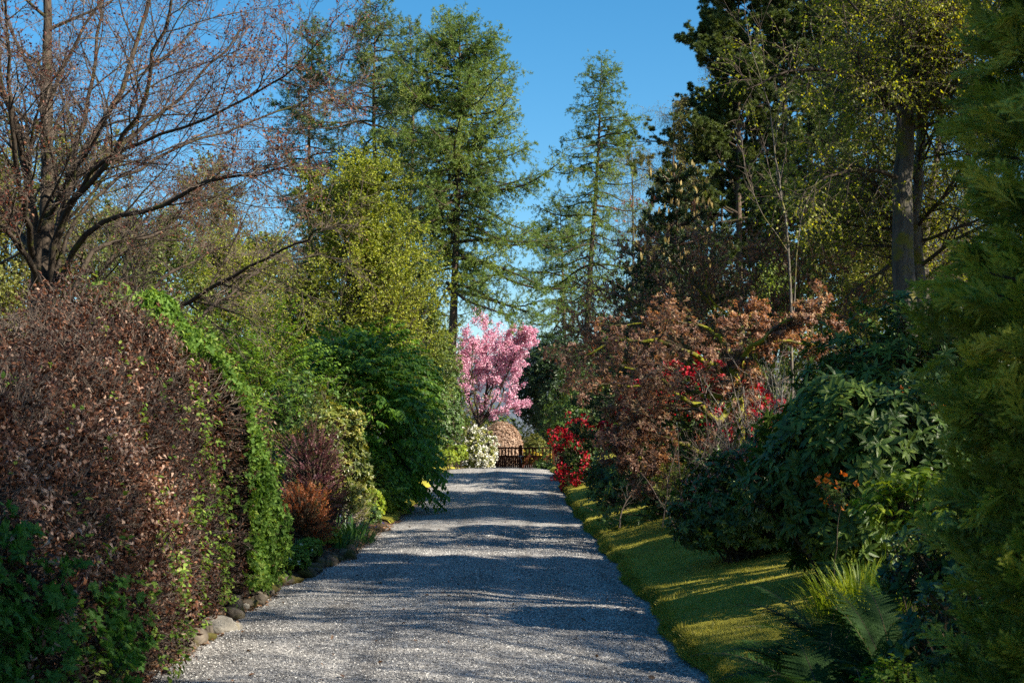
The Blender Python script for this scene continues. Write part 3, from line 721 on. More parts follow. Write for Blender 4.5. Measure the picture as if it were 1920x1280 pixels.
# ================================================================== broadleaf trees
def broadleaf(name, label, base, h, spread, seed, lm, bm, leaf=.07, nl=4., n1=34, n2=14, n3=7, trunk_r=.14, lean=(0, 0), T=None, crown0=.12, group=None, ang=55, up1=.05, nstem=1,
              lratio=1., top=.9, wtwig=True, droop=.3, cat_='tree', r2=.48, flat=1.):
    r = rng_(seed); base = np.asarray(base, float)
    o = thing(name, base, label, cat_, group)
    L0 = []
    for s in range(nstem):
        a = r.uniform(0, 6.28); sp = (0 if nstem == 1 else spread * .35)
        top_ = base + np.array([lean[0] + math.cos(a) * sp, lean[1] + math.sin(a) * sp, h * top * r.uniform(.85, 1.) if s else h * top])
        b = base + np.array([math.cos(a), math.sin(a), 0]) * (.0 if nstem == 1 else trunk_r) + np.array([0, 0, -.15])
        L0.append(limb([b, b + (top_ - b) * .35 + r.normal(0, .02 * h, 3) * [1, 1, 0], b + (top_ - b) * .7 + r.normal(0, .025 * h, 3) * [1, 1, 0], top_], trunk_r / math.sqrt(nstem), .015, 16, r, .01))
    P0 = np.stack([l[0] for l in L0]); R0 = np.stack([l[1] for l in L0])
    A1 = sprout(r, P0, R0, n1 // nstem, crown0, 1, length=spread * 1.15, ltaper=.62, lvar=.3, ang=ang, angsd=12, k=9, wob=.09, up=up1, rratio=.42, rmin=.012, rmax=.09, flat=1.3 * flat)
    A2 = sprout(r, *A1, n2, .12, 1, ratio=r2, ang=48, k=6, wob=.13, up=.03, rratio=.5, rmin=.006, ltaper=.45, flat=flat)
    A3 = sprout(r, *A2, n3, .1, 1, ratio=.5, ang=48, k=4, wob=.15, up=0, rratio=.55, rmin=.004, ltaper=.3)
    mb = MB(); tubes(mb, P0, R0, 8); tubes(mb, *A1, 5); tubes(mb, *A2, 3)
    mb.build('trunk', bm, o, smooth=True)
    if wtwig: tubes(MB(), *A3, 3).build('twigs', M['twig'], o)
    p, d = along(r, *A3, nl, .1); pp, d2 = along(r, *A2, nl * 1.2, .5); p = np.concatenate([p, pp]); d = np.concatenate([d, d2]); n = len(p)
    rb = r.random(n)
    mb = MB(); leaves(mb, p, nrm(d * .5 + .9 * rdir(r, n) - droop * UP), nrm(.5 * UP + rdir(r, n)), leaf * r.uniform(.65, 1.3, n), T or T_leaf(.34, .08, .2, 1), rb)
    mb.build('crown', lm, o)
    return o
M['yellowgreen'] = leafmat('yellow green leaf', [(0, (.06, .09, .012)), (.35, (.145, .19, .016)), (.7, (.26, .30, .025)), (1, (.37, .39, .05))], trans=.4, tint=(1.2, 1.1, .35), clump=.28, scale=.5)
M['midgreen'] = leafmat('mid green leaf', [(0, (.045, .075, .014)), (.5, (.10, .15, .025)), (1, (.20, .25, .045))], trans=.36, clump=.25, scale=.5)
M['olive'] = leafmat('olive leaf', [(0, (.075, .085, .018)), (.5, (.15, .165, .03)), (1, (.26, .26, .06))], trans=.38, clump=.25, scale=.5)
broadleaf('hornbeam_tree', 'yellow green leafy tree in the sun left of the tall larches', at(640, 830, 42) * [1, 1, 0] + [0, 0, .4], 9.6, 3.4, 31, M['yellowgreen'], M['bark_dark'], .062, 13, 80, 16, 8, .16, crown0=.08, ang=52)
broadleaf('hornbeam_tree', 'smaller yellow green tree tucked behind the leafless boughs left of the sunny one', at(450, 830, 47) * [1, 1, 0] + [0, 0, .4], 8.2, 3.1, 32, M['yellowgreen'], M['bark_dark'], .07, 11, 60, 15, 7, .14, crown0=.1, ang=52)
broadleaf('hornbeam_tree', 'young yellow green tree at the left drive edge in front of the broad larch trunk', gp(-3.15, 52), 6.6, 1.7, 33, M['midgreen'], M['bark_dark'], .07, 9, 46, 12, 6, .09, crown0=.15, ang=52)
for i, (px, D, h, sp, mt, lab) in enumerate([
        (260, 40, 7.5, 3.2, 'midgreen', 'green leafy tree seen through the copper beech twigs right of its trunk'),
        (20, 38, 8.5, 3.4, 'olive', 'olive green tree behind the copper beech at the left edge'),
        (150, 58, 14, 4.2, 'olive', 'tall pale olive tree far behind the copper beech trunk'),
        (-120, 52, 15, 4.5, 'midgreen', 'tall green tree behind the copper beech that leans in from the left edge'),
        (380, 64, 13.5, 4.0, 'olive', 'faint olive tree far behind, between copper beech and first larch')]):
    broadleaf('woodland_tree', lab, at(px, 830, D) * [1, 1, 0] + [0, 0, .5], h, sp, 40 + i, M[mt], M['bark_dark'], .095, 6.5, 54, 13, 7, .17, group='trees behind the copper beech', crown0=.08, ang=50)

# ================================================================== shrubs along the left border
M['dogwood'] = leafmat('dogwood leaf', [(0, (.03, .075, .012)), (.4, (.07, .16, .020)), (.75, (.13, .25, .03)), (1, (.21, .33, .04))], trans=.38, rough=.45, clump=.2, scale=1.)
M['dogwood_light'] = leafmat('pale dogwood leaf', [(0, (.04, .085, .012)), (.5, (.095, .18, .022)), (1, (.19, .29, .04))], trans=.42, rough=.45, clump=.2, scale=1.)
M['rhodo_dark'] = leafmat('deep green rhododendron leaf', [(0, (.010, .024, .010)), (.5, (.022, .048, .016)), (1, (.06, .10, .03))], trans=.14, rough=.4, spec=.3, clump=.2)
M['rhodo'] = leafmat('rhododendron leaf', [(0, (.022, .048, .012)), (.5, (.052, .10, .020)), (.85, (.09, .15, .028)), (1, (.16, .22, .045))], trans=.18, rough=.4, spec=.3, clump=.2)
M['rhodo_blue'] = leafmat('blue green rhododendron leaf', [(0, (.018, .042, .018)), (.5, (.038, .080, .032)), (1, (.08, .14, .05))], trans=.16, rough=.5, spec=.25, clump=.2)
M['pieris'] = leafmat('pieris leaf', [(0, (.05, .08, .014)), (.45, (.13, .165, .028)), (.8, (.28, .27, .05)), (1, (.42, .36, .12))], trans=.28, rough=.38, spec=.5, clump=.3)
M['pieris_dark'] = leafmat('glossy pieris leaf', [(0, (.03, .06, .014)), (.5, (.075, .12, .024)), (.85, (.15, .19, .035)), (1, (.28, .28, .07))], trans=.25, rough=.4, spec=.35, clump=.25)
M['purple'] = leafmat('purple leaf', [(0, (.045, .018, .026)), (.5, (.11, .042, .055)), (.85, (.19, .085, .075)), (1, (.20, .17, .06))], trans=.25, tint=(1.3, .8, .7), clump=.3)
M['rust'] = leafmat('rust leaf', [(0, (.07, .035, .012)), (.4, (.20, .065, .02)), (.75, (.33, .10, .03)), (1, (.22, .20, .03))], trans=.3, tint=(1.3, .8, .4), clump=.3)
M['bluegrass'] = leafmat('blade leaf', [(0, (.02, .07, .022)), (.5, (.045, .13, .035)), (1, (.10, .20, .05))], trans=.3, rough=.4, clump=.2)
M['lime'] = leafmat('lime leaf', [(0, (.09, .15, .015)), (.5, (.20, .28, .025)), (1, (.38, .42, .05))], trans=.42, clump=.2)

fl = ground_z
c = at(700, 745, 33)
shrub('dogwood_bush', 'large layered mid green bush with drooping leaves beside the drive', 'bush', gp(-3.6, 34), (-3.72, 34, 2.25), (1.9, 1.9, 2.4), 3600, M['dogwood'], M['stem'], T_leaf(.3, .05, .3, 2), .115, 51,
      m=9, style='spray', droop=.55, tl=.34, inner=.3, lump=.3, lf=4, zmin=-.9, upw=-.15, flat=.85, nstem=60, r0=.03, floor=fl)
shrub('dogwood_bush', 'lighter green leafy bush behind the far end of the brown hedge', 'bush', gp(-5.4, 30), (-5.6, 30, 2.4), (1.9, 1.5, 2.1), 2000, M['dogwood_light'], M['stem'], T_leaf(.28, .05, .3, 2), .085, 52,
      m=9, style='spray', droop=.4, tl=.3, inner=.3, lump=.3, lf=4, zmin=-.9, upw=.1, flat=.75, nstem=60, r0=.03, floor=fl)
shrub('dogwood_bush', 'low bright green bush with layered leaves at the foot of the large layered bush', 'bush', gp(-3.3, 31.2), (-3.3, 31.2, .75), (.85, .8, .75), 520, M['dogwood_light'], M['stem'], T_leaf(.28, .05, .3, 2), .10, 53,
      m=8, style='spray', droop=.4, tl=.26, inner=.4, lump=.3, lf=4, zmin=-.5, upw=.2, flat=.8, nstem=30, floor=fl)
shrub('rhododendron_bush', 'tall dark evergreen bush at the far end of the left border beside the pink cherry', 'bush', gp(-3.4, 59), (-3.15, 59, 2.9), (1.35, 1.6, 3.0), 2000, M['rhodo'], M['stem'], T_leaf(.2, .04, .2, 1), .14, 54,
      m=8, inner=.4, lump=.25, zmin=-.9, floor=fl, nstem=50)
shrub('bay_bush', 'rounded glossy dark green bush on the lawn edge at the far left border', 'bush', gp(-2.95, 37.2), (-3.05, 37.2, 1.0), (.72, .7, .95), 1000, M['rhodo_blue'], M['stem'], T_leaf(.24, .05, .2, 1), .09, 55, m=7, inner=.5, lump=.15, zmin=-.9, floor=fl)
shrub('rhododendron_bush', 'dark open evergreen bush between the brown hedge end and the layered bush', 'bush', gp(-3.9, 27), (-3.95, 27, 1.65), (.85, .9, 1.35), 800, M['rhodo'], M['stem'], T_leaf(.2, .04, .25, 2), .10, 56, m=7, inner=.4, lump=.3, zmin=-.8, floor=fl, gap=.3)
shrub('pieris_bush', 'yellow tinged evergreen bush beside the purple shrub on the left border', 'bush', gp(-3.1, 23.9), (-3.0, 23.7, 1.45), (.66, .6, 1.05), 1700, M['pieris'], M['stem'], T_leaf(.2, .05, .25, 2), .075, 57, m=8, inner=.4, lump=.3, lf=4, zmin=-.8, floor=fl)
shrub('purple_shrub', 'purple brown leaved shrub between the hedge and the yellow tinged bush', 'bush', gp(-3.2, 22.8), (-3.2, 22.8, 1.15), (.55, .55, .8), 1100, M['purple'], M['stem'], T_leaf(.3, .06, .2, 1), .036, 58, m=9, style='spray', tl=.14, droop=.05, inner=.35, lump=.35, lf=5, zmin=-.8, upw=.6, floor=fl, nstem=50)
shrub('rust_shrub', 'rust red small leaved shrub at the foot of the green hedge end', 'bush', gp(-3.05, 20.8), (-3.05, 20.8, .66), (.4, .5, .5), 1000, M['rust'], M['stem'], T_leaf(.3, .06, .2, 1), .03, 59, m=8, style='spray', tl=.11, droop=.0, inner=.35, lump=.3, lf=5, zmin=-.8, upw=.7, floor=fl, nstem=45)
shrub('lime_clump', 'low mound of bright lime green leaves on the left drive edge', 'plant', gp(-2.95, 29.0), (-3.0, 29.0, .42), (.42, .45, .36), 520, M['lime'], M['stem'], T_leaf(.26, .05, .2, 1), .07, 60, m=7, inner=.5, lump=.15, zmin=-.7, floor=fl, nstem=20, r0=.008)

def blades(name, label, base, n, h, spread, lm, seed, w=.012, arch=.55, flower=None, cat_='plant', group=None, lr=.25):
    r = rng_(seed); o = thing(name, base, label, cat_, group); base = np.asarray(base)
    a = r.uniform(0, 6.28, n); s = r.random(n) ** .7 * spread
    P0 = base + np.stack([np.cos(a) * s, np.sin(a) * s, np.full(n, -.02)], -1)
    P0[:, 2] = ground_z(P0[:, 0], P0[:, 1]) - .01
    d = nrm(np.stack([np.cos(a) * lr, np.sin(a) * lr, np.ones(n)], -1) + r.normal(0, .15, (n, 3)))
    L = h * r.uniform(.55, 1.15, n); out = np.stack([np.cos(a), np.sin(a), np.zeros(n)], -1); k = 6
    pts = [P0]
    for j in range(1, k):
        d = nrm(d + (out * .5 - UP * .6) * (arch * j / k * r.uniform(.3, 1., n))[:, None]); pts.append(pts[-1] + d * (L / (k - 1))[:, None])
    C = np.stack(pts, 1); sd = np.stack([-np.sin(a), np.cos(a), np.zeros(n)], -1); wd = w * np.array([.7, 1, 1, .85, .55, .06])
    V = np.stack([C - sd[:, None] * wd[None, :, None], C + sd[:, None] * wd[None, :, None]], 2)
    i = np.arange(k - 1); q = np.stack([2 * i, 2 * i + 1, 2 * i + 3, 2 * i + 2], -1)
    MB().add(V.reshape(-1, 3), [(q[None] + (np.arange(n) * 2 * k)[:, None, None]).reshape(-1, 4)], np.repeat(r.random(n), 2 * k)).build('foliage', lm, o)
    if flower:
        fm, nf, fs = flower; j = r.choice(n, nf, replace=False); q = C[j, -2] + UP * .03
        mb = MB(); whorls(r, mb, q, nrm(UP + .6 * rdir(r, nf)), 6, fs, T_leaf(.35, .05, .1, 1), 60, 12, .2); mb.build('blossom', fm, o)
    return o
M['white_petal'] = leafmat('white petal', [(0, (.48, .47, .38)), (.5, (.66, .65, .58)), (1, (.78, .78, .72))], trans=.25, tint=(.7, .7, .65), clump=.1)
M['violet_petal'] = leafmat('violet petal', [(0, (.05, .04, .16)), (1, (.14, .10, .32))], trans=.2, tint=(.8, .7, .9), clump=.1)
blades('bluebell_clump', 'clump of strap leaves with violet flower heads at the drive edge', gp(-2.72, 24.4), 260, .42, .42, M['bluegrass'], 71, .009, .55, (M['violet_petal'], 26, .035))
blades('bluebell_clump', 'smaller strap leaved clump without flowers next to the rust shrub', gp(-2.75, 22.6), 170, .34, .34, M['bluegrass'], 72, .009, .6)
blades('daffodil_clump', 'blue green upright leaves at the foot of the green hedge end', gp(-2.98, 19.9), 130, .36, .22, M['bluegrass'], 73, .011, .45)
shrub('anemone_plant', 'low fresh green ground plant dotted with small white flowers by the edging stones', 'plant', gp(-2.98, 18.9), (-2.98, 18.9, .22), (.3, .34, .2), 360, M['fresh'], M['stem'], T_leaf(.3, .05, .2, 1), .05, 74, m=6, inner=.4, zmin=-.6, floor=fl, nstem=10, r0=.004,
      flower=trusses(M['white_petal'], .06, .025, 5, pr=.012))
shrub('ground_plant', 'small lime green rosette plant behind the mossy edging stones', 'plant', gp(-2.85, 21.8), (-2.82, 21.8, .28), (.2, .2, .18), 120, M['lime'], M['stem'], T_leaf(.3, .05, .2, 1), .06, 75, m=6, inner=.3, zmin=-.4, floor=fl, nstem=8, r0=.004)
shrub('ground_plant', 'dark green low plant in front of the lime green mound', 'plant', gp(-2.8, 27.4), (-2.85, 27.4, .3), (.35, .4, .25), 260, M['rhodo'], M['stem'], T_leaf(.25, .05, .2, 1), .06, 76, m=7, inner=.4, zmin=-.5, floor=fl, nstem=10, r0=.006)
shrub('heather_plant', 'sparse pale twiggy plant hanging over the edging stones below the yellow tinged bush', 'plant', gp(-2.85, 25.6), (-2.85, 25.7, .5), (.3, .4, .36), 420, M['olive'], M['twig_pale'], T_leaf(.25, .05, .2, 1), .035, 77, m=6, style='spray', tl=.12, inner=.3, zmin=-.6, floor=fl, nstem=60, r0=.006)

shrub('lime_clump', 'smaller mound of lime green leaves on the drive edge in front of the layered bush', 'plant', gp(-2.8, 31.4), (-2.85, 31.4, .38), (.36, .5, .3), 420, M['lime'], M['stem'], T_leaf(.26, .05, .2, 1), .07, 78, m=7, inner=.5, lump=.2, zmin=-.7, floor=fl, nstem=15, r0=.008)
shrub('ground_plant', 'spreading green ground plant behind the edging stones under the rust shrub', 'plant', gp(-2.85, 20.0), (-2.86, 20.0, .26), (.2, .5, .18), 420, M['fresh'], M['stem'], T_leaf(.3, .05, .2, 1), .05, 79, m=6, inner=.3, zmin=-.5, floor=fl, nstem=10, r0=.004)

# ================================================================== edging stones
M['stone'] = barkmat('edging stone', (.04, .033, .026), (.16, .135, .105), 9, moss=.55, mossc=(.065, .058, .014), bump=.6, stretch=1.)
M['stone_pale'] = barkmat('pale edging stone', (.13, .12, .10), (.28, .26, .225), 7, moss=.1, mossc=(.15, .11, .02), bump=.5, stretch=1.)
def stone_mesh(seed):
    rr = rng_(seed); n1, n2 = 14, 9
    v = []
    for i in range(n2 + 1):
        ph = math.pi * i / n2
        for j in range(n1):
            a = 2 * math.pi * j / n1; v.append([math.sin(ph) * math.cos(a), math.sin(ph) * math.sin(a), math.cos(ph)])
    v = np.array(v); d = nrm(v); s = 1 + .3 * lumps(rr, d, 6, 2.) + .1 * lumps(rr, d, 8, 6.)
    v = np.sign(v) * np.abs(v) ** .85 * s[:, None]
    q = [[i * n1 + j, (i + 1) * n1 + j, (i + 1) * n1 + (j + 1) % n1, i * n1 + (j + 1) % n1] for i in range(n2) for j in range(n1)]
    return v, np.array(q)
ORD = ['first', 'second', 'third', 'fourth', 'fifth', 'sixth', 'seventh', 'eighth', 'ninth', 'tenth', 'eleventh', 'twelfth', 'thirteenth', 'fourteenth', 'fifteenth', 'sixteenth', 'seventeenth',
       'eighteenth', 'nineteenth', 'twentieth', 'twenty-first', 'twenty-second', 'twenty-third', 'twenty-fourth', 'twenty-fifth', 'twenty-sixth', 'twenty-seventh', 'twenty-eighth', 'twenty-ninth',
       'thirtieth', 'thirty-first', 'thirty-second', 'thirty-third', 'thirty-fourth', 'thirty-fifth', 'thirty-sixth', 'thirty-seventh', 'thirty-eighth', 'thirty-ninth', 'fortieth']
r = rng_(81); protos = [stone_mesh(s) for s in range(6)]
y = 12.2; kk = 0
while y < 29.5 and kk < 40:
    big = r.random(); L = .08 + .17 * big ** 1.8; wd = .06 + .07 * r.random(); hh = .04 + .065 * r.random() * (.5 + big)
    pale = kk in (5, 6, 12) ; 
    if kk == 6: L, wd, hh = .34, .2, .09
    x = float(edge_l(y)) + r.uniform(-.08, .03); ct = np.array([x, y + L * .5, float(ground_z(x - .1, y)) + hh * .1 - .03])
    v, q = protos[r.integers(6)]; a = r.normal(0, .4); vv = v * [wd, L * .52, hh]
    vv = np.stack([vv[:, 0] * math.cos(a) - vv[:, 1] * math.sin(a), vv[:, 0] * math.sin(a) + vv[:, 1] * math.cos(a), vv[:, 2]], -1) + ct
    o = MB().add(vv, [q]).build('edging_stone', M['stone_pale' if pale else 'stone'], None, smooth=True)
    tag(o, ('pale' if pale else ('long mossy' if L > .26 else 'small brown')) + ' edging stone, %s from the camera in the row along the left drive edge' % ORD[kk], 'stone', 'edging stones along the left drive edge')
    y += L * .9 + r.exponential(.14); kk += 1
# ================================================================== right of the drive: big tree with hanging yellow green twigs
M['backlit'] = leafmat('young lime leaf', [(0, (.06, .09, .010)), (.45, (.14, .175, .014)), (.8, (.24, .26, .022)), (1, (.34, .33, .04))], trans=.55, tint=(1.3, 1.2, .3), rough=.45, clump=.22, scale=.6)
def weeping(name, label, base, h, spread, seed, lm, bm, trunk_r=.23, n1=44, n2=12, n3=7, leaf=.06, nl=5, crown0=.3, group=None, lean=(0, 0), pts=None, limbs=(), droop=-.10, lr=1., second=None):
    r = rng_(seed); base = np.asarray(base, float); o = thing(name, base, label, 'tree', group)
    tp = pts or [base - [0, 0, .2], base + [lean[0] * .3, lean[1] * .3, h * .3], base + [lean[0] * .6 + .1, lean[1] * .6, h * .65], base + [lean[0], lean[1], h]]
    L0 = [limb(tp, trunk_r, trunk_r * .2, 22, r, .015)]
    L0[0][1][:] = trunk_r * (1 - .75 * np.linspace(0, 1, 22) ** 1.3) * (1 + .35 * np.exp(-np.linspace(0, 1, 22) / .03))
    P0 = np.stack([l[0] for l in L0]); R0 = np.stack([l[1] for l in L0])
    A1 = sprout(r, P0, R0, n1, crown0, 1, length=spread * 1.1, ltaper=.45, lvar=.3, ang=72, angsd=14, k=12, wob=.10, up=.015, rratio=.3, rmin=.014, rmax=.075, flat=.7)
    if len(limbs):
        Lx = [limb(q, rr0, .012, 12, r, .02) for q, rr0 in limbs]
        A1 = cat(A1, (np.stack([l[0] for l in Lx]), np.stack([l[1] for l in Lx])))
    A2 = sprout(r, *A1, n2, .12, 1, ratio=.42, ang=50, k=8, wob=.13, up=-.02, rratio=.45, rmin=.006, rmax=.025, ltaper=.4)
    A3 = sprout(r, *A2, n3, .1, 1, length=.75, lvar=.5, ang=50, k=7, wob=.10, up=droop, rratio=.5, rmin=.003, rmax=.006, ltaper=.2)
    mb = MB(); tubes(mb, P0, R0, 14); mb.build('trunk', bm, o, smooth=True)
    mb = MB(); tubes(mb, *A1, 6); tubes(mb, *A2, 4); mb.build('boughs', M['bark_dark'], o, smooth=True)
    tubes(MB(), *A3, 3).build('twigs', M['twig'], o)
    p, d = along(r, *A3, nl, .15); n = len(p)
    leaves(MB(), p, nrm(d * .4 + .8 * rdir(r, n) - .55 * UP), nrm(.3 * UP + rdir(r, n)), leaf * r.uniform(.6, 1.25, n), T_leaf(.36, .06, .2, 1), r.random(n)).build('crown', lm, o)
    return o
M['bark_lime'] = barkmat('furrowed lime bark', (.03, .027, .024), (.11, .10, .085), 11, moss=.35, mossc=(.10, .095, .018), bump=1.)
b = at(1702, 800, 27); b[2] = ground_z(b[0], b[1])
lime = weeping('lime_tree', 'large tree with grey furrowed trunk and hanging yellow green leaves right of the bronze shrubs', b, 14.5, 3.3, 101, M['backlit'], M['bark_lime'], .23, 60, 16, 10, .056, 8, .46, pts=[b - [0, 0, .2], at(1698, 560, 27), at(1692, 400, 27.), at(1700, 200, 27.1), at(1706, 40, 27.2), at(1720, -260, 27.6), at(1725, -600, 28)],
               limbs=[([at(1690, 338, 27), at(1640, 318, 26.7), at(1560, 330, 26.2), at(1500, 372, 25.8)], .05), ([at(1700, 240, 27), at(1760, 180, 26.6), at(1830, 175, 26.2), at(1900, 215, 26)], .07),
                      ([at(1700, 120, 27), at(1740, 60, 26.4), at(1780, 0, 26)], .07), ([at(1700, 200, 27), at(1620, 150, 26.5), at(1500, 130, 26), at(1400, 170, 25.6)], .07)])
b2 = at(1722, 800, 29.5); b2[2] = ground_z(b2[0], b2[1])
lime2 = weeping('lime_tree', 'slimmer pale trunked tree half hidden behind the big grey furrowed trunk', b2, 13, 3.1, 102, M['backlit'], M['bark_grey'], .17, 46, 14, 9, .062, 5, .25, pts=[b2 - [0, 0, .2], at(1722, 560, 29.5), at(1712, 420, 29.5), at(1724, 330, 29.5), at(1735, 100, 29.8), at(1740, -350, 30)])
sg = 'trees shading the drive from the right'  # the out-of-view trees of this group are added to cast shade
for i, (x, y, rz, sc, lab) in enumerate([
        (11.6, 17.6, 1.1, .85, 'unseen yellow green shade tree added beyond the right edge, between cypress and the grey furrowed trunk'),
        (12.5, 39.5, 4.0, .9, 'yellow green tree far back, right of the grey furrowed trunk'),
        (9.6, 33.0, 5.2, .9, 'yellow green tree close behind the grey furrowed trunk'),
        (8.2, 2.6, 3.4, 1.1, 'added yellow green shade tree beside the camera on the right, out of the picture')]):
    c = copy_tree(lime2, gp(x, y), rz, lab, sc); c['group'] = sg
bb = copy_tree(bt, gp(9.8, 11.8), math.pi, 'unseen leafless copper beech added beyond the right edge whose twigs streak the drive with shade', 1.1)  # unseen bare trees added so that twig shadows streak the drive
bb['group'] = sg
bb = copy_tree(bt, gp(10.6, 4.6), 2.3, 'unseen leafless copper beech added for shade beside the camera on the right, beyond the nearest cypress', 1.1)
bb['group'] = sg
# pale bare sapling
r = rng_(111)
sp = thing('bare_sapling', gp(5.1, 26), 'thin pale leafless sapling in front of the dark pine', 'tree')
D0 = 26
L0 = [limb([at(1488, 800, D0), at(1480, 480, D0), at(1468, 380, D0), at(1452, 280, D0), at(1440, 190, D0), at(1408, 90, D0 - .3), at(1395, 20, D0 - .5)], .04, .006, 18, r, .012),
      limb([at(1485, 640, D0), at(1500, 420, D0 + .3), at(1535, 330, D0 + .5), at(1560, 240, D0 + .7)], .02, .004, 18, r, .012),
      limb([at(1470, 400, D0), at(1455, 300, D0 + .3), at(1462, 200, D0 + .4), at(1480, 120, D0 + .4)], .018, .004, 18, r, .012),
      limb([at(1476, 470, D0), at(1430, 400, D0 - .3), at(1400, 330, D0 - .5), at(1385, 250, D0 - .6)], .016, .004, 18, r, .012)]
P0 = np.stack([l[0] for l in L0]); R0 = np.stack([l[1] for l in L0])
A1 = sprout(r, P0, R0, 9, .3, 1, ratio=.3, ang=32, k=6, wob=.08, up=.06, rratio=.45, rmin=.006, ltaper=.4); A2 = sprout(r, *A1, 5, .2, 1, ratio=.5, ang=35, k=5, wob=.1, up=.04, rmin=.004)
tubes(MB(), P0, R0 * .75, 7).build('trunk', M['bark_grey'], sp, smooth=True)
mb = MB(); tubes(mb, *A1, 4); tubes(mb, *A2, 3); mb.build('twigs', M['twig'], sp)

# ================================================================== bronze leaved shrubs
M['bronze'] = leafmat('bronze young leaf', [(0, (.095, .046, .036)), (.4, (.20, .108, .075)), (.75, (.33, .195, .12)), (1, (.48, .34, .17))], trans=.38, tint=(1.25, .9, .5), clump=.22, scale=1.)
M['redbud'] = leafmat('red bud', [(0, (.13, .055, .04)), (.5, (.28, .13, .085)), (1, (.44, .26, .14))], trans=.3, tint=(1.2, .8, .6), clump=.25)
def bronze(label, base, limbs, seed, lm, n1, n2, n3, leafm, size, up1, flat, frac, ang=58, droop=0., r1=.3, mossy=True):
    r = rng_(seed); o = thing('bronze_maple', base, label, 'shrub')
    L0 = [limb(q, a, b_, 16, r, .022) for q, a, b_ in limbs]
    P0 = np.stack([l[0] for l in L0]); R0 = np.stack([l[1] for l in L0])
    A1 = sprout(r, P0, R0, n1, .25, 1, ratio=r1, ang=48, angsd=14, k=8, wob=.15, up=up1, flat=flat, rratio=.5, rmin=.008, rmax=.03, ltaper=.35)
    A2 = sprout(r, *A1, n2, .15, 1, ratio=.45, ang=46, k=6, wob=.15, up=up1, flat=flat, rratio=.55, rmin=.005, ltaper=.35)
    A3 = sprout(r, *A2, n3, .2, 1, ratio=.5, ang=42, k=4, wob=.14, up=.05, rratio=.6, rmin=.0035, ltaper=.3)
    mb = MB(); tubes(mb, P0, R0, 9); mb.build('trunk', M['bark_moss'], o, smooth=True)
    mb = MB(); tubes(mb, *A1, 5); tubes(mb, *A2, 4); tubes(mb, *A3, 3); mb.build('twigs', M['stem'], o)
    tips = np.concatenate([A3[0][:, -1], A2[0][:, -1]]); dd = np.concatenate([A3[0][:, -1] - A3[0][:, -2], A2[0][:, -1] - A2[0][:, -2]])
    k = r.random(len(tips)) < frac; tips, dd = tips[k], nrm(dd[k])
    mb = MB(); whorls(r, mb, tips, nrm(dd + .6 * UP), leafm, size, lm[1], ang, 20, .4, droop); mb.build('leaves', lm[0], o)
    return o
D = 24.
T5 = T_strip(.17, .2, .05)
def Q(*p): return [at(a, b_, D + d) for a, b_, d in p]
base = gp(3.95, 24)
bronze('low bronze leaved maple with mossy spreading limbs reaching over the lawn toward the drive', base, [
    (Q((1395, 930, 0), (1388, 800, 0), (1382, 720, 0), (1370, 690, 0)), .12, .07),
    (Q((1385, 730, 0), (1350, 790, -.3), (1310, 762, -.6), (1265, 738, -.9), (1225, 708, -1.2), (1170, 690, -1.6)), .07, .015),
    (Q((1385, 745, 0), (1340, 745, .2), (1290, 730, .4), (1220, 725, .6), (1160, 720, .8), (1120, 725, 1)), .06, .012),
    (Q((1375, 700, 0), (1350, 690, 0), (1300, 665, -.3), (1230, 640, -.6), (1150, 640, -.9), (1090, 670, -1)), .07, .012),
    (Q((1380, 700, 0), (1400, 660, .2), (1440, 640, .4), (1500, 640, .5), (1570, 660, .6)), .06, .012),
    (Q((1375, 690, 0), (1360, 640, .3), (1320, 615, .6), (1250, 600, .8), (1170, 610, 1)), .06, .012),
    (Q((1380, 690, 0), (1390, 630, .2), (1400, 600, .5), (1430, 575, .8)), .06, .012),
    (Q((1380, 690, 0), (1420, 640, -.5), (1480, 600, -.8), (1540, 590, -1)), .05, .012),
    (Q((1320, 850, -.6), (1270, 830, -.8), (1220, 812, -1), (1200, 800, -1.2), (1180, 808, -1.4), (1165, 825, -1.6)), .055, .012),
    (Q((1280, 910, -.8), (1230, 895, -1), (1190, 850, -1.2), (1180, 815, -1.4), (1150, 790, -1.4)), .035, .012),
    (Q((1290, 915, -.8), (1220, 905, -1), (1210, 880, -1.2), (1190, 865, -1.4), (1175, 855, -1.6)), .035, .010)], 121, (M['bronze'], T5), 13, 8, 5, 7, .062, .0, .3, .62)
D = 30.
bronze('taller twiggy shrub with pinkish red opening buds behind the low bronze maple', gp(5.0, 30), [
    (Q((1400, 900, 0), (1390, 700, 0), (1350, 600, 0), (1290, 520, -.2), (1250, 470, -.3)), .07, .014),
    (Q((1400, 880, 0), (1370, 680, .2), (1280, 620, .4), (1190, 570, .5), (1120, 540, .6)), .06, .012),
    (Q((1400, 880, 0), (1340, 700, -.2), (1240, 660, -.5), (1170, 630, -.7), (1120, 610, -.8)), .06, .012),
    (Q((1410, 880, 0), (1420, 660, 0), (1420, 560, .2), (1400, 480, .3)), .06, .012),
    (Q((1415, 880, 0), (1460, 660, 0), (1490, 570, .2), (1500, 490, .3)), .06, .012),
    (Q((1410, 880, 0), (1390, 640, -.5), (1330, 560, -.8), (1320, 490, -.9)), .05, .012),
    (Q((1400, 880, 0), (1320, 760, -.2), (1200, 690, -.4), (1140, 670, -.6), (1100, 665, -.7)), .06, .012),
    (Q((1420, 880, 0), (1500, 680, -.3), (1560, 600, -.5), (1590, 540, -.5)), .05, .012)], 122, (M['redbud'], T_strip(.13, .15, .04)), 16, 8, 5, 5, .08, .06, 1., .6, ang=26)

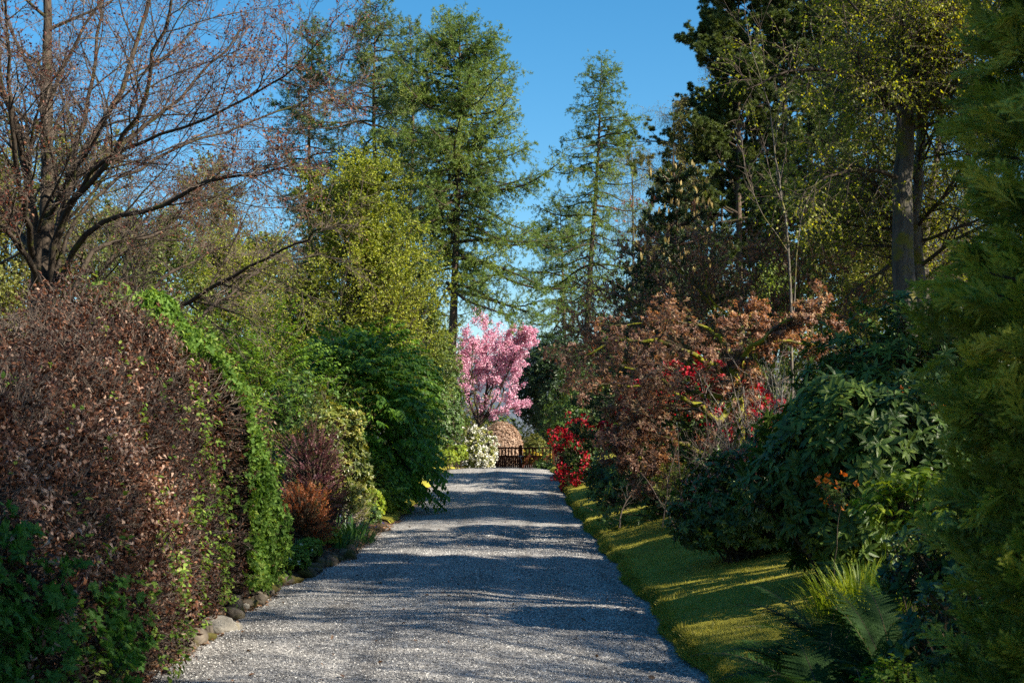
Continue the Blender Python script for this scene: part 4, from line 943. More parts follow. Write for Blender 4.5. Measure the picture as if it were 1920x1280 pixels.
# ================================================================== red, dark and orange rhododendrons
M['red_petal'] = leafmat('crimson petal', [(0, (.12, .0015, .008)), (.5, (.29, .004, .017)), (1, (.52, .015, .035))], trans=.3, tint=(1.1, .3, .3), rough=.5, clump=.15)
M['orange_petal'] = leafmat('orange petal', [(0, (.45, .10, .01)), (.5, (.65, .19, .02)), (1, (.75, .32, .04))], trans=.35, tint=(1.1, .7, .3), clump=.15)
LR = T_leaf(.17, .05, .22, 2)
shrub('rhododendron_bush', 'dark bush crowned with crimson flowers behind the mossy limbs of the bronze maple', 'bush', gp(3.8, 27.5), (3.55, 25.8, 1.3), (1.9, 1.4, 1.7), 1700, M['rhodo'], M['stem'], T_leaf(.2, .05, .2, 1), .10, 131, inner=.4, zmin=-.8, floor=fl, nstem=80, r0=.03,
      flower=trusses(M['red_petal'], .8, .075, 16, lambda p: (p[:, 2] > 1.7) & (p[:, 0] < 4.7), pr=.08))
shrub('azalea_bush', 'crimson flowering azalea spilling to the drive edge beside the gate view', 'bush', gp(2.2, 41), (1.95, 41, 1.15), (.72, .8, .9), 700, M['rhodo'], M['stem'], T_leaf(.25, .05, .2, 1), .07, 132, inner=.4, lump=.5, lf=3.5, zmin=-.9, floor=fl, nstem=40,
      flower=trusses(M['red_petal'], .6, .075, 14, lambda p: p[:, 0] < 2.3, pr=.08))
shrub('undergrowth_bush', 'dark tangle of leaves and crooked stems below the bronze maple', 'bush', gp(3.2, 25.6), (3.3, 25.9, .85), (1.5, 1.2, .8), 700, M['rhodo'], M['stem'], T_leaf(.25, .05, .2, 1), .07, 133, inner=.2, zmin=-.4, floor=fl, nstem=150, r0=.022, lump=.3)
shrub('undergrowth_bush', 'low evergreen bush on the mossy lawn left of the pink tipped bush', 'bush', gp(2.75, 22.0), (2.8, 22., .78), (.62, .6, .5), 480, M['pieris'], M['stem'], T_leaf(.22, .05, .2, 1), .065, 134, inner=.4, zmin=-.6, floor=fl, nstem=40)
shrub('undergrowth_bush', 'dark low evergreen bush at the lawn edge beyond the mossy limbs', 'bush', gp(2.2, 31), (2.3, 31, .7), (.6, .9, .55), 500, M['rhodo'], M['stem'], T_leaf(.25, .05, .2, 1), .07, 135, inner=.4, zmin=-.6, floor=fl, nstem=40)
shrub('undergrowth_bush', 'small dark bush on the lawn under the crimson azalea', 'bush', gp(2.3, 36.5), (2.4, 36.5, .75), (.6, .8, .5), 420, M['rhodo'], M['stem'], T_leaf(.25, .05, .2, 1), .07, 136, inner=.4, zmin=-.6, floor=fl, nstem=30)
def thicket(label, base, spread, n, h, seed, m_, lean=.25):
    r = rng_(seed); o = thing('bare_thicket', base, label, 'shrub'); base = np.asarray(base)
    b = base + np.stack([r.normal(0, spread, n), r.normal(0, spread, n), np.full(n, -.05)], -1); d = nrm(UP + lean * rdir(r, n)); L = h * r.uniform(.6, 1.2, n)
    k = 8; P = np.empty((n, k, 3)); P[:, 0] = b
    for j in range(1, k):
        d = nrm(d + r.normal(0, .09, (n, 3))); P[:, j] = P[:, j - 1] + d * (L / (k - 1))[:, None]
    Rr = np.tile(np.linspace(.011, .004, k), (n, 1)); A1 = sprout(r, P, Rr, 7, .25, 1, ratio=.3, ang=40, k=5, wob=.14, up=.05, rmin=.003); A2 = sprout(r, *A1, 3, .3, 1, ratio=.5, ang=42, k=3, rmin=.0025)
    mb = MB(); tubes(mb, P, Rr, 5); tubes(mb, *A1, 3); tubes(mb, *A2, 3); mb.build('stems', m_, o); return o
thicket('pale leafless twiggy thicket between the bronze maple trunk and the large dark rhododendron', gp(4.3, 23), .5, 60, 2.0, 141, M['twig_pale'])
thicket('brown leafless thicket in the shade behind the pink tipped bush', gp(3.4, 21.5), .5, 50, 1.5, 142, M['twig'])
M['pinktip'] = leafmat('pink young shoot', [(0, (.22, .06, .05)), (.5, (.42, .15, .11)), (1, (.5, .30, .16))], trans=.35, tint=(1.2, .8, .6), clump=.15)
shrub('pieris_bush', 'glossy evergreen bush with pinkish red shoot tips on the mossy bank', 'bush', gp(2.75, 16.7), (2.72, 16.7, .98), (.88, .75, .62), 950, M['pieris_dark'] if 'pieris_dark' in M else M['rhodo'], M['stem'], T_leaf(.2, .06, .3, 3), .085, 151, m=9, droop=.35, inner=.45, lump=.2, zmin=-.75, floor=fl, nstem=60,
      young=(M['pinktip'], T_strip(.13, .15, .04), .05, 6, .8))
M['rhodo_big'] = leafmat('large rhododendron leaf', [(0, (.026, .055, .014)), (.5, (.065, .115, .020)), (.85, (.11, .165, .028)), (1, (.19, .25, .045))], trans=.2, rough=.45, spec=.28, clump=.2)
shrub('rhododendron_bush', 'large rhododendron with long dark glossy leaves overhanging the mossy lawn', 'bush', gp(3.2, 13.3), (3.25, 13.3, 1.55), (1.05, .95, 1.1), 1700, M['rhodo_big'], M['stem'], LR, .125, 152, m=9, droop=.25, inner=.4, lump=.28, lf=3, zmin=-.9, floor=fl, nstem=60, r0=.03, ang=66)
shrub('rhododendron_bush', 'tall dark rhododendron rising behind the long leaved one', 'bush', gp(4.9, 17.5), (4.75, 17.3, 2.0), (1.4, 1.2, 1.35), 1700, M['rhodo_big'], M['stem'], LR, .125, 153, m=9, droop=.2, inner=.4, lump=.28, lf=3, zmin=-.9, floor=fl, nstem=60, r0=.03)
shrub('rhododendron_bush', 'broad dark rhododendron in the shade at the foot of the grey furrowed trunk', 'bush', gp(6.6, 22.5), (6.4, 22.2, 2.2), (1.7, 1.4, 1.4), 900, M['rhodo'], M['stem'], T_leaf(.2, .05, .2, 1), .14, 154, m=8, inner=.4, lump=.28, zmin=-.9, floor=fl, nstem=60, r0=.03)
shrub('rhododendron_bush', 'dark rhododendron filling the space behind the pink tipped bush', 'bush', gp(4.1, 19.6), (4.0, 19.7, 1.3), (1.0, .9, .85), 620, M['rhodo'], M['stem'], T_leaf(.2, .05, .2, 1), .12, 155, m=8, inner=.4, lump=.28, zmin=-.9, floor=fl, nstem=40, r0=.03)
def orangefl(c0, rad):
    return trusses(M['orange_petal'], .75, .05, 9, None, pr=.05)
shrub('azalea_bush', 'orange flowering azalea glowing between the dark rhododendron and the cypress', 'bush', gp(3.95, 14.4), (3.95, 14.4, 1.95), (.3, .35, .3), 90, M['midgreen'], M['stem'], T_leaf(.25, .05, .2, 1), .06, 156, m=6, inner=.5, zmin=-.9, floor=fl, nstem=30, flower=orangefl(0, 0))
shrub('azalea_bush', 'few small orange azalea blossoms low among the long dark rhododendron leaves', 'bush', gp(2.75, 12.1), (2.78, 12.15, 1.38), (.17, .15, .12), 22, M['midgreen'], M['stem'], T_leaf(.25, .05, .2, 1), .05, 157, m=5, inner=.5, zmin=-.9, floor=fl, nstem=1, r0=.004, flower=trusses(M['orange_petal'], .8, .04, 6, None, pr=.02))
shrub('lime_shrub', 'arching shrub with sunlit yellow green leaves beside the cypress', 'plant', gp(3.0, 10.6), (2.95, 10.6, 1.35), (.36, .3, .3), 150, M['lime'], M['stem'], T_leaf(.2, .05, .3, 2), .085, 158, m=7, style='spray', tl=.18, droop=.5, inner=.4, zmin=-.7, floor=fl, nstem=12, r0=.007)
blades('daylily_clump', 'clump of narrow sunlit yellow green leaves on the bank behind the ferns', gp(2.95, 12.0), 420, .42, .42, M['lime'], 161, .008, .5)
blades('daylily_clump', 'clump of pale green strap leaves beside the cypress above the ferns', gp(3.3, 11.2), 300, .5, .35, M['bluegrass'], 162, .009, .6)
blades('daylily_clump', 'smaller yellow green tuft just behind the nearest ferns', gp(2.85, 10.9), 240, .34, .3, M['lime'], 163, .007, .5)
shrub('euonymus_plant', 'low bright green leafy plant at the foot of the cypress', 'plant', gp(2.0, 7.4), (2.02, 7.4, .52), (.2, .2, .18), 260, M['fresh'], M['stem'], T_leaf(.3, .05, .2, 2), .035, 164, m=7, style='spray', tl=.09, inner=.3, zmin=-.6, floor=fl, nstem=25, r0=.005)

shrub('undergrowth_bush', 'low dark evergreen bush between the ferns and the cypress', 'bush', gp(3.2, 9.4), (3.2, 9.4, .95), (.75, .6, .5), 620, M['rhodo'], M['stem'], T_leaf(.24, .05, .2, 2), .07, 165, m=8, inner=.35, zmin=-.8, floor=fl, nstem=25)
shrub('undergrowth_bush', 'shaded leafy undergrowth at the foot of the cypress behind the bright green plant', 'bush', gp(2.6, 7.6), (2.75, 7.7, .75), (.7, .6, .42), 620, M['rhodo'], M['stem'], T_leaf(.24, .05, .2, 2), .06, 166, m=8, inner=.35, zmin=-.8, floor=fl, nstem=25)

# ================================================================== ferns
M['fern'] = leafmat('fern frond', [(0, (.016, .045, .012)), (.5, (.036, .085, .018)), (.85, (.065, .13, .025)), (1, (.15, .21, .04))], trans=.28, rough=.65, spec=.15, clump=.2)
M['fern_brown'] = leafmat('old fern stalk', [(0, (.08, .045, .025)), (1, (.2, .13, .07))], trans=.1)
def pinna():
    n = 9; v = [[0, 0, 0]]; f = []
    for i in range(n):
        t0, t1 = i / n, (i + 1) / n; w = .11 * (1 - t0) ** .6 + .014
        for s in (-1, 1):
            b0 = len(v); v += [[0, t0, 0], [s * w, t0 + .07, .01], [s * w * .75, t1 + .03, -.01], [0, t1, 0]]
            f.append([b0, b0 + 1, b0 + 2, b0 + 3] if s > 0 else [b0, b0 + 3, b0 + 2, b0 + 1])
    v = np.array(v); v[:, 2] -= .12 * v[:, 1] ** 2
    return v, [np.array(f)]
PIN = pinna()
def fern(label, x, y, n, L, seed, el=(.3, 1.0), az=(0, 6.28)):
    r = rng_(seed); base = gp(x, y, .03); o = thing('fern', base, label, 'fern', 'ferns on the bank below the cypress')
    P = []; lm = MB(); st = MB(); k = 30
    for i in range(n):
        a = az[0] + (az[1] - az[0]) * (i + r.random()) / n; e = r.uniform(*el); ln = L * r.uniform(.75, 1.15)
        d = np.array([math.cos(a) * math.cos(e), math.sin(a) * math.cos(e), math.sin(e)]); p = base + np.array([math.cos(a), math.sin(a), 0]) * .04; c = [p]
        bend = r.uniform(.045, .075); tw = r.normal(0, .01)
        for j in range(1, k):
            d = nrm(d - UP * bend * (j / k) ** .7 + np.array([-d[1], d[0], 0]) * tw); q = c[-1] + d * ln / (k - 1); q[2] = max(q[2], float(ground_z(q[0], q[1])) + .03); c.append(q)
        C = np.array(c); P.append(C); t = np.linspace(0, 1, k)
        m = 34; u = np.linspace(.14, .985, m); f = u * (k - 1); ii = np.minimum(f.astype(int), k - 2); w_ = (f - ii)[:, None]
        pos = C[ii] * (1 - w_) + C[ii + 1] * w_; tan = nrm(C[ii + 1] - C[ii]); sd = nrm(np.cross(tan, UP + 0 * tan)); nn = np.cross(sd, tan)
        pl = ln * .24 * np.clip(np.minimum((u + .02) / .35, 1) * (1 - u) ** .7 * 1.25, .02, 1); rnd = np.full(m, r.uniform(.15, .75))
        for s in (-1, 1):
            D_ = nrm(sd * s + tan * .35 + nn * .12 + r.normal(0, .06, (m, 3))); leaves(lm, pos, D_, nn + r.normal(0, .1, (m, 3)), pl, PIN, rnd + r.normal(0, .06, m), wid=.75)
    P = np.stack(P); tubes(st, P, np.tile(np.linspace(.005, .0012, k), (n, 1)), 4)
    lm.build('fronds', M['fern'], o); st.build('stalks', M['fern_brown'], o)
fern('large dark fern with arching fronds reaching over the moss at the lower right', 1.95, 8.9, 13, .9, 171, (.45, 1.15))
fern('upper fern with shining ribbed fronds between the moss bank and the cypress', 2.3, 9.7, 13, .92, 172, (.45, 1.2))
fern('lowest fern at the bottom edge whose fronds point at the gravel drive', 1.8, 8.0, 12, .85, 173, (.35, 1.0))
fern('smaller fern in the shade against the cypress', 2.35, 8.7, 11, .8, 174, (.5, 1.2))

# ================================================================== cypress in the right foreground
M['cypress'] = leafmat('cypress spray', [(0, (.07, .10, .014)), (.4, (.18, .225, .028)), (.75, (.28, .31, .04)), (1, (.38, .38, .06))], trans=.3, tint=(1.2, 1.1, .4), rough=.55, clump=.3, scale=2.5)
def spray_T():
    """a feathery plume: branchlets all round an axis, flattened, each with its own fine tips"""
    r = rng_(5); v, f = [], []
    def strip(p, d, L, w):
        d = d / np.linalg.norm(d); s = np.cross(d, r.normal(0, 1, 3) * [.35, .35, 1]); s = s / np.linalg.norm(s); b0 = len(v)
        for c in (p, p + d * L * .5 + s * w, p + d * L, p + d * L * .5 - s * w): v.append([c[0], c[1], c[2] - .10 * c[1] ** 2])
        f.append([b0, b0 + 1, b0 + 2, b0 + 3])
    ax = np.array([0, 1., 0]); strip(np.zeros(3), ax, 1., .02)
    for i in range(22):
        t = .04 + .9 * i / 22; a = i * 2.4 + r.normal(0, .4); out = np.array([math.cos(a), 0, .45 * math.sin(a)]); d = .85 * ax + .62 * out
        d = d / np.linalg.norm(d); L = .40 * (1 - t) ** .75 + .10; p = ax * t; strip(p, d, L, .022)
        for j in range(4):
            u = .2 + .7 * j / 4; o2 = r.normal(0, 1, 3) * [1, .4, .6]; d2 = d + .6 * o2 / np.linalg.norm(o2); strip(p + d * L * u, d2, L * .34 + .05, .018)
    return np.array(v), [np.array(f)]
SPR = spray_T()
r = rng_(181); cb = gp(2.64, 4.75)
cy = thing('cypress_tree', cb, 'tall soft feathery green cypress filling the right foreground', 'tree')
n = 15000; z = np.where(r.random(n) < .72, r.uniform(.03, 4.4, n), r.uniform(4.4, 8.3, n)); a = r.uniform(0, 6.28, n)
rad = 1.2 - .125 * np.maximum(z - 1.2, 0) ** 1.1 - .12 * np.maximum(.7 - z, 0); lum = 1 + .09 * np.sin(3 * a + 2.1 * z) + .07 * np.sin(5 * a - 4.3 * z) + .05 * np.sin(9 * z + a)
q = rad * lum * (1 - .5 * r.random(n) ** 1.2)
P = cb + np.stack([np.cos(a) * q, np.sin(a) * q, z], -1); out = np.stack([np.cos(a), np.sin(a), np.zeros(n)], -1); tg_ = np.stack([-np.sin(a), np.cos(a), np.zeros(n)], -1)
D_ = nrm(out * .75 + UP * r.uniform(-.1, .9, (n, 1)) + .4 * rdir(r, n))
mb = MB(); leaves(mb, P - D_ * .12, D_, nrm(UP * .6 + tg_ * r.normal(0, .9, (n, 1)) + .3 * rdir(r, n)), r.uniform(.10, .24, n), SPR, r.random(n)); mb.build('foliage', M['cypress'], cy)
mb = MB(); tubes(mb, np.stack([cb + UP * zz for zz in np.linspace(-.1, 8.4, 10)])[None], np.linspace(.14, .03, 10)[None], 8)
i = r.choice(n, 900, replace=False); s0 = cb + np.stack([0 * i, 0 * i, np.maximum(z[i] - .35, .05)], -1); tubes(mb, np.stack([s0, s0 + (P[i] - s0) * .5 + UP * .05, P[i]], 1), np.tile([.018, .011, .004], (900, 1)), 4)
mb.build('trunk', M['bark_dark'], cy, smooth=True)
cy['group'] = 'cypresses at the right'
copy_tree(cy, gp(3.4, 2.0), 4.1, 'unseen green cypress added for shade beside the camera beyond the right edge', .95)  # unseen copy added to shade the near hedge
# ================================================================== larches and other conifers
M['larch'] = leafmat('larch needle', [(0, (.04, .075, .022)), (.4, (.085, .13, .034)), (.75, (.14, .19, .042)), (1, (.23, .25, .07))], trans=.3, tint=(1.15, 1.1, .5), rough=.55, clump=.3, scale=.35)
M['larch_lit'] = leafmat('sunlit larch needle', [(0, (.045, .09, .02)), (.4, (.095, .16, .03)), (.75, (.16, .225, .038)), (1, (.25, .29, .06))], trans=.33, tint=(1.15, 1.1, .45), rough=.55, clump=.3, scale=.35)  # lighter copy of the larch needle, sunlight put into its colour
M['fir'] = leafmat('fir needle', [(0, (.014, .032, .014)), (.5, (.032, .060, .022)), (1, (.07, .10, .035))], trans=.15, rough=.5, clump=.25, scale=.5)
M['pine'] = leafmat('pine needle', [(0, (.03, .055, .016)), (.5, (.07, .105, .026)), (1, (.15, .18, .04))], trans=.2, rough=.5, clump=.25, scale=.5)
def larch(label, top, base, spread, seed, nb=110, lm='larch', prof=None, trunk_r=.22, t0=.08, dens=1., spts=None, low=-8, high=28, twl=.8, group='larches beyond the drive', tuft=.13, name='larch_tree', hang=.35, extra=()):
    r = rng_(seed); base = np.asarray(base, float); top = np.asarray(top, float); o = thing(name, base, label, 'tree', group); H = top[2] - base[2]
    tp, tr = limb([base - [0, 0, .3], base + (top - base) * .4 + r.normal(0, .12, 3), base + (top - base) * .75 + r.normal(0, .12, 3), top], trunk_r, .02, 30)
    t = t0 + (1 - t0) * ((np.arange(nb) + r.random(nb)) / nb) ** .85; f = t * 29; i = np.minimum(f.astype(int), 28); w_ = (f - i)[:, None]
    p = tp[i] * (1 - w_) + tp[i + 1] * w_
    pr = prof or (lambda t: np.minimum((1 - t) ** .6 * 1.05, 1))
    L = spread * pr(t) * r.uniform(.45, 1.3, nb) + .35; az = (np.arange(nb) * 2.39996 + r.normal(0, .5, nb)); el = np.radians(low + (high - low) * t ** 1.5 + r.normal(0, 8, nb))
    d = np.stack([np.cos(az) * np.cos(el), np.sin(az) * np.cos(el), np.sin(el)], -1); k = 10; B = np.empty((nb, k, 3)); B[:, 0] = p
    for j in range(1, k):
        u = j / k; d = nrm(d + np.array([0, 0, 1]) * (-.10 if u < .45 else .13) + r.normal(0, .06, (nb, 3))); B[:, j] = B[:, j - 1] + d * (L / (k - 1))[:, None]
    if len(extra):
        B = np.concatenate([B, np.stack([spline(e, k) for e in extra])]); L = np.concatenate([L, plen(B[nb:])]); t = np.concatenate([t, np.full(len(extra), .4)]); nb = len(B)
    BR = np.clip(.012 + .014 * L, .01, .09)[:, None] * np.linspace(1, .25, k)[None]
    A2 = sprout(r, B, BR, 0, .1, 1, length=twl, lvar=.6, ltaper=.35, ang=62, angsd=18, k=5, wob=.12, up=-hang * .3, rratio=.4, rmin=.004, rmax=.014, flat=.55, permetre=7.5 * dens)
    A3 = sprout(r, *A2, 3, .2, 1, ratio=.5, ang=50, k=4, wob=.15, up=-hang * .2, rratio=.6, rmin=.003, rmax=.008)
    mb = MB(); tubes(mb, tp[None], tr[None], 9); mb.build('trunk', M['bark_larch'], o, smooth=True)
    mb = MB(); tubes(mb, B, BR, 5); tubes(mb, *A2, 3); mb.build('boughs', M['bark_dark'], o)
    q, dd = along(r, *A2, 8 * dens, .1); q3, d3 = along(r, *A3, 4 * dens, .1); q4, d4 = along(r, B, BR, np.maximum(L * 4, 1), .35); q, dd = np.concatenate([q, q3, q4]), np.concatenate([dd, d3, d4]); n = len(q)
    m = 3; ix = np.repeat(np.arange(n), m); D_ = nrm(dd[ix] * .8 + .9 * rdir(r, n * m))
    leaves(MB(), q[ix], D_, rdir(r, n * m), tuft * r.uniform(.6, 1.3, n * m), T_diamond(.095, .02, -.05), r.random(n)[ix] * .6 + .4 * r.random(n * m)).build('crown', M[lm], o)
    return o
def gb(px, D):
    b = at(px, 810, D); return np.array([b[0], D, ground_z(b[0], D)])
larch('narrow dark larch standing alone at the left of the larch group', at(588, 38, 70), gb(563, 70), 3.4, 201, 95, t0=.25)
larch('tallest larch with a pointed top in the middle of the group', at(705, 8, 68), gb(697, 68), 4.4, 202, 120, t0=.15)
larch('slender larch top just showing between the two tallest larches', at(768, 42, 74), gb(765, 74), 3.6, 203, 90, t0=.2)
D = 56.
larch('broad spreading larch with long boughs reaching right over the drive', at(862, 46, 64), gb(838, 64), 6.2, 204, 140, lm='larch_lit', t0=.33, trunk_r=.27, low=-14, high=34, twl=.95, dens=1.1,
      extra=[[at(838, 380, 64), at(890, 360, 63.5), at(950, 345, 63), at(1002, 330, 62.6)], [at(838, 210, 64), at(880, 140, 63.7), at(915, 120, 63.5), at(945, 105, 63.3)], [at(838, 400, 64), at(890, 425, 63), at(940, 450, 62.4), at(990, 455, 62)],
             [at(838, 300, 64), at(890, 270, 63.5), at(930, 235, 63), at(968, 210, 62.6)], [at(838, 340, 64), at(900, 310, 64), at(960, 290, 64), at(990, 275, 64)], [at(838, 480, 64), at(900, 490, 63), at(960, 510, 62), at(1020, 540, 61.5)], [at(838, 430, 64), at(780, 430, 63), at(720, 440, 62)],
             [at(838, 540, 64), at(900, 556, 63), at(960, 575, 62), at(1015, 592, 61)], [at(838, 530, 64), at(870, 560, 62), at(920, 580, 60.5), at(960, 592, 60)]])
larch('isolated larch with a bare lower trunk right of the sky gap', at(1128, 112, 78), gb(1090, 78), 3.9, 205, 115, lm='larch_lit', t0=.22, trunk_r=.26, low=-16, high=30, prof=lambda t: np.minimum((1 - t) ** .7 * 1.25, .85), dens=.9)
larch('low larch boughs hanging behind the pink cherry', at(1050, 380, 102), gb(1062, 102), 6.0, 206, 80, lm='larch_lit', t0=.2, low=-16, high=24, dens=1.0)

# dark layered fir with upright pale cones of new growth
def candles(o, r, q, lm, s):
    n = len(q); ix = np.repeat(np.arange(n), 4); leaves(MB(), q[ix] + .02 * rdir(r, n * 4), nrm(UP + .22 * rdir(r, n * 4)), rdir(r, n * 4), s * r.uniform(.6, 1.2, n * 4), T_strip(.14, .05, .04), r.random(n * 4)).build('new_shoots', lm, o)
M['candle'] = leafmat('pale shoot', [(0, (.16, .11, .04)), (.5, (.30, .22, .08)), (1, (.42, .34, .14))], trans=.25, clump=.2)
def fir(label, top, base, spread, seed, nb, lm, trunk_r=.18, ntier=9, cand=True, name='fir_tree', tuft=.12):
    r = rng_(seed); base = np.asarray(base, float); top = np.asarray(top, float); o = thing(name, base, label, 'tree'); H = top[2] - base[2]
    tp, tr = limb([base - [0, 0, .2], (base + top) / 2, top], trunk_r, .02, 20); B = []; tt = []
    for i in range(ntier):
        t = .1 + .88 * (i + .2 * r.random()) / ntier
        for j in range(nb):
            a = 6.283 * (j + r.random()) / nb; L = spread * (1 - t) ** .8 * r.uniform(.7, 1.15) + .25; el = R(2 + 25 * t)
            d = np.array([math.cos(a) * math.cos(el), math.sin(a) * math.cos(el), math.sin(el)]); p0 = base + (top - base) * t
            B.append(spline([p0, p0 + d * L * .5 - UP * .06 * L, p0 + d * L], 8)); tt.append(t)
    B = np.stack(B); BR = np.tile(np.linspace(.035, .008, 8), (len(B), 1))
    A2 = sprout(r, B, BR, 0, .2, 1, ratio=.32, lvar=.3, ltaper=.55, ang=52, angsd=8, k=5, wob=.05, up=.03, rmin=.005, rmax=.012, flat=.12, permetre=7)
    A3 = sprout(r, *A2, 3, .3, 1, ratio=.45, ang=45, k=3, wob=.06, up=.05, rmin=.004, flat=.3)
    mb = MB(); tubes(mb, tp[None], tr[None], 8); tubes(mb, B, BR, 5); tubes(mb, *A2, 3); mb.build('trunk', M['bark_larch'], o, smooth=True)
    q, dd = cat(along(r, *A2, 15, .05), along(r, *A3, 6, .05)); n = len(q); ix = np.repeat(np.arange(n), 2)
    leaves(MB(), q[ix], nrm(dd[ix] * .6 + .8 * rdir(r, 2 * n) + UP * .25), rdir(r, 2 * n), tuft * r.uniform(.6, 1.2, 2 * n), T_diamond(.14, .02, -.03), r.random(2 * n)).build('crown', M[lm], o)
    if cand:
        e = np.concatenate([A2[0][:, -1], B[:, -1]]); e = e[r.random(len(e)) < .4]; candles(o, r, e, M['candle'], .22)
    return o
fir('layered dark fir carrying upright pale brown shoots above the bronze shrubs', at(1262, 292, 36), gb(1285, 36), 2.6, 211, 9, 'fir', ntier=13)
fir('second dark layered fir lower down behind the red budded shrub', at(1200, 470, 42), gb(1215, 42), 2.3, 212, 8, 'fir', ntier=9, cand=False)

def pine(label, base, h, spread, seed, n1=30, trunk_r=.3, sc=1., limbs=(), crown0=.3, name='pine_tree', group='tall pines right of the drive', lm='pine', lean=(0, 0)):
    r = rng_(seed); base = np.asarray(base, float); o = thing(name, base, label, 'tree', group)
    L0 = [limb([base - [0, 0, .3], base + [lean[0] * .3, lean[1] * .3, h * .4], base + [lean[0] * .7, lean[1] * .7, h * .75], base + [lean[0], lean[1], h]], trunk_r, .05, 20, r, .02)]
    P0 = L0[0][0][None]; R0 = L0[0][1][None]
    A1 = sprout(r, P0, R0, n1, crown0, 1, length=spread, ltaper=.5, lvar=.35, ang=78, angsd=14, k=10, wob=.10, up=.02, rratio=.38, rmin=.02, rmax=.10, flat=.6)
    if len(limbs):
        X = [limb(q, .09, .02, 10, r, .03) for q in limbs]; A1 = cat(A1, (np.stack([x[0] for x in X]), np.stack([x[1] for x in X])))
    A2 = sprout(r, *A1, 11, .3, 1, ratio=.33, ang=52, k=6, wob=.13, up=.05, rmin=.008, flat=.5, ltaper=.3)
    A3 = sprout(r, *A2, 8, .2, 1, length=.45 * sc, lvar=.4, ang=48, k=4, wob=.12, up=.10, rmin=.006, flat=.6)
    mb = MB(); tubes(mb, P0, R0, 10); mb.build('trunk', M['bark_larch'], o, smooth=True)
    mb = MB(); tubes(mb, *A1, 6); tubes(mb, *A2, 4); tubes(mb, *A3, 3); mb.build('boughs', M['bark_dark'], o)
    q, dd = cat(along(r, *A3, 5, .3), along(r, *A2, 3, .7)); n = len(q); m = 24; ix = np.repeat(np.arange(n), m)
    leaves(MB(), q[ix], nrm(dd[ix] * .7 + .9 * rdir(r, n * m) + .25 * UP), rdir(r, n * m), .17 * sc * r.uniform(.7, 1.2, n * m), T_diamond(.07, .01, -.03), r.random(n)[ix] * .6 + .4 * r.random(n * m)).build('crown', M[lm], o)
    return o
D = 82.
pine('tall dark pine whose crown blocks the sky at the upper right', gb(1470, 108), 38, 7.8, 221, 60, .45, 1.5, limbs=[[at(1430, 360, 108), at(1340, 335, 106.4), at(1240, 325, 104.8), at(1140, 300, 104)], [at(1430, 330, 108), at(1330, 285, 106.4), at(1230, 265, 105.44), at(1160, 270, 104.8)], [at(1430, 120, 108), at(1380, 90, 107.04), at(1320, 60, 106.4)], [at(1430, 200, 108), at(1360, 190, 106.4), at(1305, 200, 105.6)]], crown0=.35)
pine('dark pine behind the pale bare sapling', gb(1590, 112), 40, 8.2, 222, 46, .45, 1.5, crown0=.25)
pine('bushy dark pine that forms the left edge of the tall pine group', gb(1385, 106), 34, 6.5, 226, 64, .4, 1.5, crown0=.3)
pine('dense dark pine between the first tall pine and the lime trunk', gb(1520, 122), 42, 8.2, 224, 56, .45, 1.5, crown0=.2)
shade = pine('tall dark pine added for shade, unseen right of the view beyond the cypress', gp(18.5, 10.2), 16, 3.7, 225, 52, crown0=.3, group='tall pines right of the drive')  # unseen pine put in to shade the drive, copied below
for x, y, rz, lab in ((19, 23.5, 2., 'unseen dark pine added for shade beyond the right edge beside the lime tree'), (20, 37.5, 4., 'unseen dark pine added for shade beyond the right edge behind the lime tree')):
    copy_tree(shade, gp(x, y), rz, lab, 1.)
pine('far dark pine low behind the layered fir', gb(1340, 114), 24, 7, 223, 40, .35, 1.4, crown0=.25)
# birches with fine drooping twigs
M['birchleaf'] = leafmat('young birch leaf', [(0, (.09, .085, .02)), (.5, (.17, .165, .03)), (1, (.27, .25, .05))], trans=.4, clump=.25)
M['birchbud'] = leafmat('birch catkin', [(0, (.10, .045, .03)), (.5, (.17, .085, .06)), (1, (.24, .15, .10))], trans=.3, clump=.2)
def birch(label, base, h, spread, seed, lm, n1=40, nl=2.2, crown0=.3):
    return weeping('birch_tree', label, base, h, spread, seed, M[lm], M['bark_grey'], .15, n1, 12, 7, .06, nl, crown0, 'birches with drooping twigs', droop=-.16)
birch('hazy olive birch beside the top of the isolated larch', gb(1185, 102), 22, 3.0, 231, 'birchleaf', 50, 5, .45)
birch('fine twigged olive birch between the isolated larch and the dark pine', gb(1262, 104), 26, 3.0, 232, 'birchleaf', 50, 5, .4)
birch('tall birch with hanging reddish twigs above the dark pine', gb(1352, 120), 40, 2.9, 233, 'birchbud', 30, 2.2, .75)

